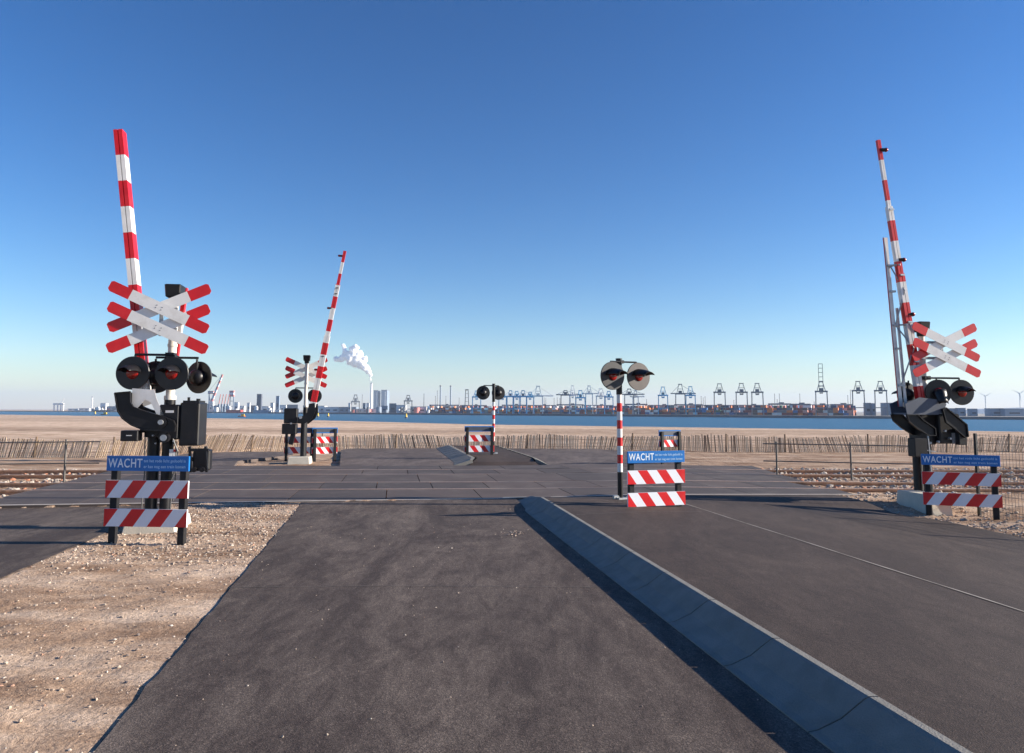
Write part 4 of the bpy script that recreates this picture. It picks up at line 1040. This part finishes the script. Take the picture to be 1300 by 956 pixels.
def block(name, label, cat, px0, px1, ytop, m, dD=80, depth=None, group=None, roof=None, D=None):
    pxc = (px0+px1)/2; D = D or qD(pxc)+dD; a = W(px0, 521, D).x; b = W(px1, 521, D).x; zt = zat(pxc, ytop, D)
    depth = depth or (b-a)*0.8
    r = thing(name, label, cat, ((a+b)/2, D, ZQ), 0, group); h = zt-ZQ; w_ = b-a
    mb = MB(); mb.box((0, depth/2, h/2), (w_, depth, h)); mb.build('wall', m, r)
    mb = MB(); mb.box((0, depth/2, h+0.25), (w_*1.02, depth*1.02, 0.5)); mb.build('roof', roof or M_['bggrey'], r)
    nb = max(1, int(w_/9)); mb = MB()
    for i in range(nb):
        x = -w_/2+(i+0.5)*w_/nb; mb.box((x, -0.06, h*0.45), (w_/nb*0.55, 0.1, h*0.22))
    mb.build('window_band', M_['bgdark'], r)
    return r
# gantries, dark sheds in the yard
def yard_gantry(px0, px1, ytop, dD, label):
    pxc = (px0+px1)/2; D = qD(pxc)+dD; a = W(px0, 521, D).x; b = W(px1, 521, D).x; h = zat(pxc, ytop, D)-ZQ
    r = thing('yard_gantry', label, 'crane', ((a+b)/2, D, ZQ), 0, 'low yard gantries behind the containers'); w_ = b-a; mb = MB(); th = 1.0
    for sx in (-1, 1):
        for yy in (0, 9): mb.box((sx*(w_/2-th), yy, h/2), (th, th, h))
    mb.build('leg_frame', M_['bggrey'], r)
    mb = MB(); mb.box((0, 0, h), (w_, 1.4, 1.8)); mb.box((0, 9, h), (w_, 1.4, 1.8)); mb.box((w_*0.1, 4.5, h+1.3), (4, 6, 1.6)); mb.build('girder', M_['bggrey'], r)
G2 = [(545, 582, 514.5), (584, 618, 515), (637, 668, 514.5), (670, 706, 515), (707, 741, 514), (742, 779, 515), (795, 822, 513.5), (824, 858, 515), (858, 892, 514), (893, 930, 515), (931, 977, 515), (979, 1004, 513), (1007, 1029, 513.5), (1030, 1058, 514.5), (1059, 1083, 514)]
for i, (a, b, y) in enumerate(G2): yard_gantry(a, b, y, 95+8*(i % 3), 'low dark yard gantry crane spanning the far container rows')

# containers: individuals in the front rows, the rest as one mass
cols = [('orange', (0.80, 0.22, 0.05)), ('dark red', (0.30, 0.035, 0.03)), ('navy', (0.02, 0.05, 0.14)), ('white', (0.8, 0.8, 0.78)), ('grey', (0.18, 0.18, 0.2)), ('salmon', (0.8, 0.36, 0.28)), ('blue', (0.03, 0.15, 0.38)), ('green', (0.03, 0.14, 0.09)), ('brown', (0.12, 0.07, 0.06))]
wts = [13, 12, 20, 12, 12, 9, 9, 3, 8]
cm = {}
for nme, c in cols:
    mb = MB(); mb.box((0, 0, 1.3), (6.05, 2.44, 2.55))
    for i in range(14): mb.box((-2.8+i*0.43, -1.235, 1.3), (0.2, 0.03, 2.3))
    mm = mat('container_'+nme.replace(' ', '_'), c, 0.6, var=0.08, scale=0.3)
    o_ = mb.build('shipping_container', mm); cm[nme] = o_.data; bpy.data.objects.remove(o_)
cnt = 0; px = 546.0
while px < 1083 and cnt < 298:
    D = qD(px)+48; step = 5.1/px2m(D)
    if not (782 < px < 790):
        hgt = rnd.choice([1, 2, 2, 3, 3]) if px > 700 else rnd.choice([1, 2, 3, 3])
        p = W(px, 521, D)
        for k in range(hgt):
            if cnt >= 298: break
            nme = rnd.choices([c[0] for c in cols], wts)[0]
            o_ = bpy.data.objects.new('shipping_container', cm[nme]); COL.objects.link(o_)
            o_.location = (p.x+0, D, ZQ+2.6*k); o_.rotation_euler = (0, 0, R(-36))
            tag(o_, '%s shipping container in the stacks on the far quay' % nme, 'container', 'shipping containers on the far quay'); cnt += 1
    px += step*1.02
mass = MB(); mcols = [c[1] for c in cols]
for row in range(1, 6):
    px = 544.0
    while px < 1086:
        D = qD(px)+48+row*9; p = W(px, 521, D); ang = rnd.random() < 0.6
        wd = 2.6 if ang else 6.2
        for k in range(rnd.choice([2, 3, 3, 4, 4])):
            mass.box((0, 0, 0), (wd-0.15, 2.4, 2.5), rnd.choices(range(9), wts)[0], Matrix.Translation((p.x, D, ZQ+1.3+2.6*k)) @ Matrix.Rotation(R(-36), 4, 'Z'))
        px += wd/px2m(D)
o_ = mass.build('container_mass', [mat('mass_'+c[0].replace(' ', '_'), c[1], 0.6, var=0.05, scale=0.3) for c in cols])
tag(o_, 'multicoloured mass of container stacks behind the front row on the far quay', 'containers', kind='stuff')

# masts and chimneys
def pole_thing(name, label, cat, px, ytop, r_px, m, dD=120, ybase=None, group=None, taper=0.7, cap=None):
    D = qD(px)+dD; p = W(px, 521, D); h = zat(px, ytop, D)-ZQ; rr = r_px*px2m(D)
    o_ = thing(name, label, cat, (p.x, D, ZQ), 0, group)
    mb = MB(); mb.cyl((0, 0, 0), (0, 0, h), rr, rr*taper, 10); mb.build('shaft', m, o_, True)
    mb = MB(); mb.cyl((0, 0, h*0.97), (0, 0, h+rr*0.5), rr*taper*1.5, rr*taper*1.5, 10); mb.build('cap', cap or M_['bggrey'], o_)
    return o_
for px, yt, r_, lab in ((559, 489.7, 1.0, 'tall thin chimney left of its twin at the oil berth'), (572, 490, 1.0, 'tall thin chimney right of its twin at the oil berth')):
    pole_thing('chimney', lab, 'chimney', px, yt, r_, M_['bgslab'], 150, group='thin chimneys on the far shore', taper=0.85)
for i, (px, yt) in enumerate([(552.6, 503), (555, 496), (566, 503), (582.8, 505), (691, 505), (693, 506), (703.5, 505.5), (707.5, 505), (711, 506), (821, 507), (890.5, 503), (893, 505), (895.5, 503.5), (932, 508), (984, 500), (987, 507), (990, 500), (1016, 500), (1034, 510), (1077, 502), (1080.5, 495), (459.6, 501), (538, 500)]):
    pole_thing('light_mast', 'thin light mast rising above the far container terminal', 'mast', px, yt, 0.42, M_['bggrey'], 130, group='light masts over the far terminal')
# lattice tower
def lattice(label, px, wpx, ytop, m, dD=100, name='lattice_tower', ybase=None):
    D = qD(px)+dD; p = W(px, 521, D); h = zat(px, ytop, D)-ZQ; w_ = wpx*px2m(D)
    o_ = thing(name, label, 'tower', (p.x, D, ZQ)); mb = MB(); th = 0.75
    for sx in (-1, 1):
        for sy in (-1, 1): mb.beam((sx*w_/2, sy*w_/2, 0), (sx*w_*0.28, sy*w_*0.28, h), th, th)
    for q in range(6):
        z = h*(q+1)/6; k = w_*(1-0.44*(q+1)/6)
        for s in (-1, 1): mb.box((0, s*k/2, z), (k, th*0.6, th*0.6)); mb.box((s*k/2, 0, z), (th*0.6, k, th*0.6))
    mb.build('frame', m, o_); mb = MB(); mb.box((0, 0, h), (w_*0.8, w_*0.8, 1.6)); mb.build('platform', m, o_)
lattice('grey lattice tower between the chimneys and the blue cranes', 592.6, 5.5, 495, M_['bggrey'])

# power station
PD = 3200
def far_box(name, label, cat, px0, px1, ytop, m, D, dep=40, group=None):
    a = W(px0, 521, D).x; b = W(px1, 521, D).x; h = zat((px0+px1)/2, ytop, D)-ZQ
    r = thing(name, label, cat, ((a+b)/2, D, ZQ), 0, group)
    mb = MB(); mb.box((0, dep/2, h/2), (b-a, dep, h)); mb.build('wall', m, r)
    mb = MB(); mb.box((0, dep/2, h+1), ((b-a)*1.03, dep*1.03, 2)); mb.build('roof', M_['bggrey'], r)
    mb = MB(); mb.box(((b-a)*0.18, -0.6, h*0.5), ((b-a)*0.1, 1.0, h*0.86)); mb.build('stair_shaft', M_['bgwhite'], r)
far_box('power_station_block', 'tall slate blue boiler block nearer the smoking chimney', 'power station', 474, 479.6, 496, M_['bgslab'], PD, 60, 'twin power station blocks')
far_box('power_station_block', 'tall slate blue boiler block farther from the smoking chimney', 'power station', 483.6, 491, 495.5, M_['bgslab'], PD, 60, 'twin power station blocks')
D = PD-60; p = W(471, 521, D); h = zat(471, 487, D)-ZQ
ch = thing('smoking_chimney', 'tall white chimney with white smoke streaming from its top', 'chimney', (p.x, D, ZQ))
mb = MB(); mb.cyl((0, 0, 0), (0, 0, h), 5.6, 4.2, 20); mb.build('shaft', M_['bgwhite'], ch, True)
mb = MB(); mb.cyl((0, 0, h), (0, 0, h+4), 4.5, 4.5, 20); mb.build('rim', M_['bggrey'], ch)
# smoke plume: lumpy cloud of many rounded puffs merged by remesh
import bmesh
pl = bmesh.new(); rs2 = random.Random(4)
path = [(470.5, 486, 1.2), (470, 482, 2.2), (470.5, 477, 3.0), (468, 472, 4.2), (464, 467, 6.0), (458, 462, 7.6), (451, 457.5, 8.4), (445, 454, 8.4), (440, 452, 6.5), (433, 456, 5.0), (427, 456, 4.2), (448, 445, 6), (452, 441.5, 4.6), (437, 441, 3.2), (435.5, 438, 2.6), (438, 446, 3.4), (462, 456, 5), (456, 450, 5.5), (444, 460, 4.6)]
kpx = D/930
def blob(c, r):
    res = bmesh.ops.create_icosphere(pl, subdivisions=2, radius=r)
    bmesh.ops.translate(pl, verts=res['verts'], vec=c)
for i, (x, y, r_) in enumerate(path):
    c = W(x, y, D)
    blob(c, r_*kpx*0.8)
    for j in range(int(6+r_*3)):
        v = Vector((rs2.gauss(0, 1), rs2.gauss(0, 1), rs2.gauss(0, 1))).normalized()
        blob(c+v*r_*kpx*0.72, r_*kpx*rs2.uniform(0.22, 0.42))
me = bpy.data.meshes.new('smoke'); pl.to_mesh(me); pl.free()
M_['smoke'] = mat('steam', (0.95, 0.95, 0.96), 1.0, var=0.02, scale=0.01, spec=0.0)
b_ = M_['smoke'].node_tree.nodes['Principled BSDF']; b_.inputs['Subsurface Weight'].default_value = 1.0; b_.inputs['Subsurface Scale'].default_value = 14.0; b_.inputs['Subsurface Radius'].default_value = (1, 1, 1)
me.materials.append(M_['smoke'])
sm = bpy.data.objects.new('smoke_plume', me); COL.objects.link(sm)
rm = sm.modifiers.new('r', 'REMESH'); rm.mode = 'VOXEL'; rm.voxel_size = 2.5; rm.use_smooth_shade = True
s_ = sm.modifiers.new('s', 'SMOOTH'); s_.iterations = 14
tx = bpy.data.textures.new('puff', 'CLOUDS'); tx.noise_scale = 16; tx.noise_depth = 4
dm = sm.modifiers.new('d', 'DISPLACE'); dm.texture = tx; dm.strength = 8; dm.mid_level = 0.5; dm.texture_coords = 'GLOBAL'
tag(sm, 'billowing white smoke plume drifting left from the tall chimney', 'smoke', kind='stuff')

# low buildings and works along the far shore
blds = [
 (394, 412, 515.5, 'bgwhite', 'white low works building left of the grey crane'), (412, 430, 517, 'bgwhite', 'white low works building next to the dark shed'),
 (430, 452, 517, 'bgslab', 'slate blue low shed left of the chimney'), (452, 484, 519.3, 'bgwhite', 'long low white shed beneath the power station'),
 (484, 492, 515.5, 'bgslab', 'pale blue block under the power station'), (494, 503, 512.5, 'bggrey', 'grey building right of the power station'), (503, 515, 514.5, 'bgwhite', 'white building left of the second grey crane'),
 (521, 541, 516.5, 'bgwhite', 'white flat-roofed shed by the buoy'), (460.5, 464, 512, 'bgslab', 'narrow slate tower left of the chimney'), (465, 468.5, 512, 'bgwhite', 'narrow white tower left of the chimney'),
 (442, 445, 512, 'bgwhite', 'narrow white tower left of the grey crane'),
 (1060, 1072, 513.5, 'bgslab', 'grey block behind the right container rows'), (1099, 1106, 512, 'bgslab', 'grey block between the two right cranes'), (1107, 1112, 512.5, 'bgslab', 'narrow grey block between the two right cranes'), (1126, 1146, 512, 'bgslab', 'wide grey block right of the last crane'),
 (1148, 1166, 515, 'bgslab', 'grey block behind the near barrier machine'),
 (1204, 1214, 519, 'bgslab', 'small far block right of the near signal'), (1217, 1226, 518.5, 'bgslab', 'pale far block left of the wind turbine'), (1232, 1241, 519.5, 'bgslab', 'low far block by the wind turbine'),
 (1258, 1274, 519, 'bgslab', 'low wide far block right of the wind turbine'), (1276, 1300, 519.5, 'bgslab', 'long far shed at the right end of the shore'),
 (1180, 1200, 519, 'bgslab', 'low far block behind the near barrier housing'),
 (127, 134, 512, 'bgwhite', 'white block among the left works'), (135, 146, 516, 'bgslab', 'blue-grey shed among the left works'), (146, 158, 514, 'bggrey', 'dark works block left of the barrier arm'),
 (118, 127, 517.5, 'bggrey', 'low dark shed by the white mast'), (100, 113, 518.5, 'bgwhite', 'low white shed left of the white mast'), (86, 99, 519, 'bgwhite', 'tiny white shed beside the white shipyard portal'),
 (263, 270, 513, 'bgwhite', 'white block under the red striped box'), (271, 277, 515, 'bgslab', 'blue-grey block under the leaning jibs'), (282, 290, 516, 'bgslab', 'blue-grey low shed right of the leaning jibs'),
 (297, 302, 511, 'bgwhite', 'white block right of the red striped tower'), (304, 310, 515.5, 'bgwhite', 'white low block above the orange boat'), (313.5, 317, 511.5, 'bgwhite', 'white silo tower in the left works'),
 (318, 325, 515, 'bggrey', 'grey shed left of the rust tower'), (332, 341, 516, 'bgwhite', 'white shed right of the rust tower'), (343, 347, 511.5, 'bgwhite', 'white silo left of the dark tower'), (350, 354, 503, 'bgslab', 'dark slate tower in the left works'),
 (355, 363, 514.5, 'bgwhite', 'white block right of the dark tower'), (364, 378, 514, 'bggrey', 'long grey hall behind the far signal mast'), (325.5, 331, 500.5, 'bgdark', 'tall rust brown tower above the left works'), (240, 258, 515, 'bgslab', 'blue-grey shed behind the near black housing'),
]
for (a, b, yt, mk_, lab) in blds:
    block('harbour_building', lab, 'building', a, b, yt, M_[mk_], 70 if a > 540 else 60, group='buildings on the far shore')
# small tanks and gear to break up the skyline
for i in range(46):
    px = rnd.choice([rnd.uniform(255, 392), rnd.uniform(118, 158), rnd.uniform(395, 545)])
    D = qD(px)+rnd.uniform(25, 55); p = W(px, 521, D); h = rnd.uniform(3, 9); m_ = rnd.choice(['bgwhite', 'bgslab', 'bgpink', 'bgwhite', 'bggrey'])
    r = thing('storage_tank', {'bgwhite': 'white', 'bgslab': 'slate blue', 'bgpink': 'faded red', 'bggrey': 'grey'}[m_]+' storage tank among the works on the far shore', 'tank', (p.x, D, ZQ), 0, 'storage tanks on the far shore')
    rr = rnd.uniform(1.5, 5)
    mb = MB(); mb.cyl((0, 0, 0), (0, 0, h), rr, rr, 12); mb.build('shell', M_[m_], r, True)
    mb = MB(); mb.cyl((0, 0, h), (0, 0, h+rr*0.3), rr, rr*0.15, 12); mb.build('roof', M_['bggrey'], r)

# striped heavy-lift crane, leaning jibs, red striped towers on the left
D = qD(268)+50; k = px2m(D); p = W(268, 521, D)
r = thing('shipyard_crane', 'red and white banded crane with long leaning jib on the left shore', 'crane', (p.x, D, ZQ))
mb = MB()
for sx in (-1, 1): mb.beam((sx*4, 0, 0), (sx*2, 0, zat(268, 509, D)-ZQ), 1.6, 1.6)
mb.box((0, 0, zat(268, 511, D)-ZQ), (9, 6, 5)); mb.build('tower', M_['bgwhite'], r)
mb = MB(); a = Vector((0, 0, zat(268, 510, D)-ZQ)); b = W(282.5, 475.5, D)-Vector((p.x, D, ZQ))
for q in range(9): mb.beam(a.lerp(b, q/9), a.lerp(b, (q+1)/9), 4.6-0.2*q, 3.4, q % 2)
mb.build('jib', [M_['bgpink'], M_['bgwhite']], r)
mb = MB(); mb.cyl((-7, 0, zat(268, 497, D)-ZQ), b, 0.25, n=5); mb.beam((-3, 0, a.z), (-7, 0, zat(268, 497, D)-ZQ), 1, 1); mb.build('stay', M_['bggrey'], r)
for i in range(4):
    px = 277.5+i*3.7; D2 = qD(px)+45; p = W(px, 521, D2); r = thing('leaning_derrick', 'thin leaning red derrick in a row of four on the left shore', 'crane', (p.x, D2, ZQ), 0, 'row of four red derricks')
    mb = MB(); mb.beam((0, 0, 0), (0, 0, zat(px, 513, D2)-ZQ), 3, 3); mb.build('pedestal', M_['bgslab'], r)
    mb = MB(); mb.beam((0, 0, zat(px, 513, D2)-ZQ), W(px+2.6, 500.5, D2)-Vector((p.x, D2, ZQ)), 1.3, 1.3); mb.build('jib', M_['bgpink'], r)
for px, wp, y0, y1, lab in ((267.5, 7, 496.5, 500, 'red and white banded tower beside the leaning jib'), (293.8, 5.6, 496, 503.5, 'red and white banded tower right of the four derricks')):
    D2 = qD(px)+60; p = W(px, 521, D2); r = thing('banded_tower', lab, 'tower', (p.x, D2, ZQ), 0, 'red and white banded towers'); w_ = wp*px2m(D2)
    zt = zat(px, y0, D2)-ZQ; zb = zat(px, y1, D2)-ZQ; mb = MB()
    for sx in (-1, 1): mb.box((sx*w_*0.4, 0, zb/2), (1.4, 1.4, zb)); 
    for q in (0.35, 0.7): mb.box((0, 0, zb*q), (w_*0.8, 1, 1))
    mb.build('leg_frame', M_['bgslab'], r); mb = MB()
    for q in range(3): mb.box((0, 0, zb+(zt-zb)*(q+0.5)/3), (w_, w_*0.7, (zt-zb)/3), q % 2)
    mb.build('head', [M_['bgpink'], M_['bgwhite']], r)
# shipyard portal far left, white mast
D2 = qD(74)+60; p = W(74, 521, D2); k = px2m(D2); r = thing('portal_crane', 'white portal crane alone on the far left sandbar', 'crane', (p.x, D2, ZQ)); mb = MB(); h = zat(74, 513, D2)-ZQ
for sx in (-5.5, -1, 3, 6): mb.box((sx*k, 0, h/2), (1.0*k, 3, h))
mb.build('leg_frame', M_['bgwhite'], r)
mb = MB(); mb.box((0, 0, h), (13*k, 4, 2.2*k)); mb.beam((3*k, 0, h), (6.5*k, 0, h+7*k), 0.6*k, 0.6*k); mb.build('girder', M_['bgwhite'], r)
pole_thing('signal_mast', 'thin white mast on the far left shore', 'mast', 116.5, 504, 0.9, M_['bgwhite'], 60)
# ships at the left quay
def ship(label, px0, px1, ydeck, m, dD=-8):
    pxc = (px0+px1)/2; D = qD(pxc)+dD-6; a = W(px0, 521, D).x; b = W(px1, 521, D).x; p = W(pxc, 521, D); h = max(2.5, zat(pxc, ydeck, D)+5); Ls = b-a
    r = thing('cargo_ship', label, 'ship', (p.x, D, -5.0)); mb = MB()
    vv = []
    for z, s in ((-0.5, 0.9), (h, 1.0)):
        for x, y in ((-0.5, -4), (0.38, -4), (0.5*s, 0), (0.38, 4), (-0.5, 4)): vv.append((x*Ls, y*s, z))
    mb.add(vv, [[4, 3, 2, 1, 0], [5, 6, 7, 8, 9]]+[[i, (i+1) % 5, 5+(i+1) % 5, 5+i] for i in range(5)]); mb.build('hull', m, r)
    mb = MB(); mb.box((-Ls*0.36, 0, h+3), (Ls*0.14, 6, 6)); mb.box((-Ls*0.36, 0, h+6.6), (Ls*0.09, 5, 1.6)); mb.build('deckhouse', M_['bgwhite'], r)
    mb = MB(); mb.cyl((Ls*0.2, 0, h), (Ls*0.2, 0, h+7), 0.3, 0.2, 6); mb.cyl((-Ls*0.36, 0, h+6), (-Ls*0.36, 0, h+12), 0.3, 0.2, 6); mb.build('ship_mast', M_['bggrey'], r)
ship('red-hulled ship moored on the left shore above the orange boat', 288, 309, 520.3, M_['bgred'])
ship('dark-hulled ship moored left of the far signal mast', 322, 345, 520.5, M_['bgslab'])
ship('dark blue ship among the works behind the left barrier', 120, 150, 520.5, M_['bgdark'])

# buoys and workboats
def wl(px, py):     # point on the water
    y = py-ROLL*(px-650); a = (px-650)/930; b = (433.5-y)/930; c, s = math.cos(PITCH), math.sin(PITCH); t_ = (-5-HC)/(s+b*c); return t_*a, t_*(c-b*s)
def buoy(label, px, py, hpx):
    x, y = wl(px, py); h = hpx*y/930; r = thing('buoy', label, 'buoy', (x, y, -5), 0, 'yellow buoys on the water')
    mb = MB(); mb.cyl((0, 0, -0.3), (0, 0, h*0.3), h*0.33, h*0.3, 14); mb.build('float', M_['bgdark'], r, True)
    mb = MB(); mb.cyl((0, 0, h*0.3), (0, 0, h*0.82), h*0.24, h*0.12, 12); mb.dome((0, 0, h*0.82), (0, 0, 1), h*0.15, h*0.18, n=12); mb.build('body', M_['yellow'], r, True)
buoy('lone yellow buoy farthest left on the water', 121, 526.3, 4); buoy('left one of the close pair of yellow buoys', 404, 529.5, 5); buoy('right one of the close pair of yellow buoys', 417, 529.5, 5); buoy('yellow buoy on the water beside the white shed', 516, 531, 6)
def boat(label, px, py, Lpx, m1, m2):
    x, y = wl(px, py); k = y/930; r = thing('workboat', label, 'boat', (x, y, -5), 0, 'small workboats'); Ls = Lpx*k; mb = MB(); vv = []
    for z, s in ((-0.3, 0.85), (1.1*k, 1.0)):
        for xx, yy in ((-0.5, -0.16), (0.3, -0.16), (0.52*s, 0), (0.3, 0.16), (-0.5, 0.16)): vv.append((xx*Ls, yy*Ls*s, z))
    mb.add(vv, [[4, 3, 2, 1, 0], [5, 6, 7, 8, 9]]+[[i, (i+1) % 5, 5+(i+1) % 5, 5+i] for i in range(5)]); mb.build('hull', m1, r)
    mb = MB(); mb.box((Ls*0.08, 0, 2.2*k), (Ls*0.4, Ls*0.2, 2.0*k)); mb.build('cabin', m2, r)
    mb = MB(); mb.cyl((Ls*0.05, 0, 3.2*k), (Ls*0.05, 0, 5.2*k), 0.15*k, n=6); mb.build('boat_mast', M_['bggrey'], r)
boat('small yellow and dark workboat beside the leftmost buoy', 133, 526.8, 9, M_['bgdark'], M_['yellow'])
boat('orange and yellow workboat below the red-hulled ship', 307.5, 529, 10, M_['orange'], M_['yellow'])

# wind turbines
def turbine(label, px, yhub, D, rot0):
    p = W(px, 521, D); h = zat(px, yhub, D)-ZQ; r = thing('wind_turbine', label, 'wind turbine', (p.x, D, ZQ), 0, 'wind turbines on the right horizon')
    R_ = h*0.42
    mb = MB(); mb.cyl((0, 0, 0), (0, 0, h), h*0.022, h*0.013, 14); mb.build('tower', M_['bgwhite'], r, True)
    mb = MB(); mb.box((0, h*0.02, h), (h*0.03, h*0.09, h*0.03), bev=h*0.004); mb.dome((0, -h*0.025, h), (0, -1, 0), h*0.016, h*0.02, n=10); mb.build('nacelle', M_['bgwhite'], r)
    for k in range(3):
        a = R(rot0+120*k); d = Vector((math.sin(a), 0, math.cos(a))); q = Vector((math.cos(a), 0, -math.sin(a)))
        mb = MB(); c0 = Vector((0, -h*0.03, h)); t_ = h*0.006
        pl_ = [c0+q*h*0.008, c0+d*R_*0.2+q*h*0.02, c0+d*R_, c0+d*R_*0.98-q*h*0.004, c0-q*h*0.008]
        vv = [v+Vector((0, -t_, 0)) for v in pl_]+[v+Vector((0, t_, 0)) for v in pl_]
        mb.add(vv, [[0, 1, 2, 3, 4], [9, 8, 7, 6, 5]]+[[(i+1) % 5, i, 5+i, 5+(i+1) % 5] for i in range(5)]); mb.build('blade', M_['bgwhite'], r)
turbine('wind turbine standing over the low far blocks right of the signal', 1251.5, 503, 1500, 60)
turbine('wind turbine cut by the right edge of the view', 1295.5, 499.5, 1500, 55)
# low mound behind on the right
mb = MB(); n = 20; cx, D2 = W(1320, 521, 2200).x, 2200
vv = []; 
for i in range(n+1):
    u = i/n; x = cx-240+480*u; hh = 17*math.sin(math.pi*u)**1.3
    vv += [(x, D2, ZQ-0.5), (x, D2+60, ZQ+hh), (x, D2+160, ZQ+hh*0.9), (x, D2+260, ZQ-0.5)]
mb.add(vv, [[i*4+j, (i+1)*4+j, (i+1)*4+j+1, i*4+j+1] for i in range(n) for j in range(3)]); struct('hill', mb, M_['bgslab'], True)

# ------------------------------------------------------------------ haze
HZ = 0.00010
hm = bpy.data.materials.new('haze'); hm.use_nodes = True; t = hm.node_tree; t.nodes.remove(t.nodes['Principled BSDF'])
pv = t.nodes.new('ShaderNodeVolumePrincipled'); pv.inputs['Density'].default_value = HZ; pv.inputs['Color'].default_value = (0.66, 0.80, 1.0, 1); pv.inputs['Anisotropy'].default_value = 0.1
t.links.new(pv.outputs[0], t.nodes['Material Output'].inputs['Volume'])
mb = MB(); mb.box((0, 0, (300-7)/2), (27000, 27000, 300+7)); hz = mb.build('haze', hm); tag(hz, 'thin pale haze over the water and far shore', 'haze', kind='stuff')
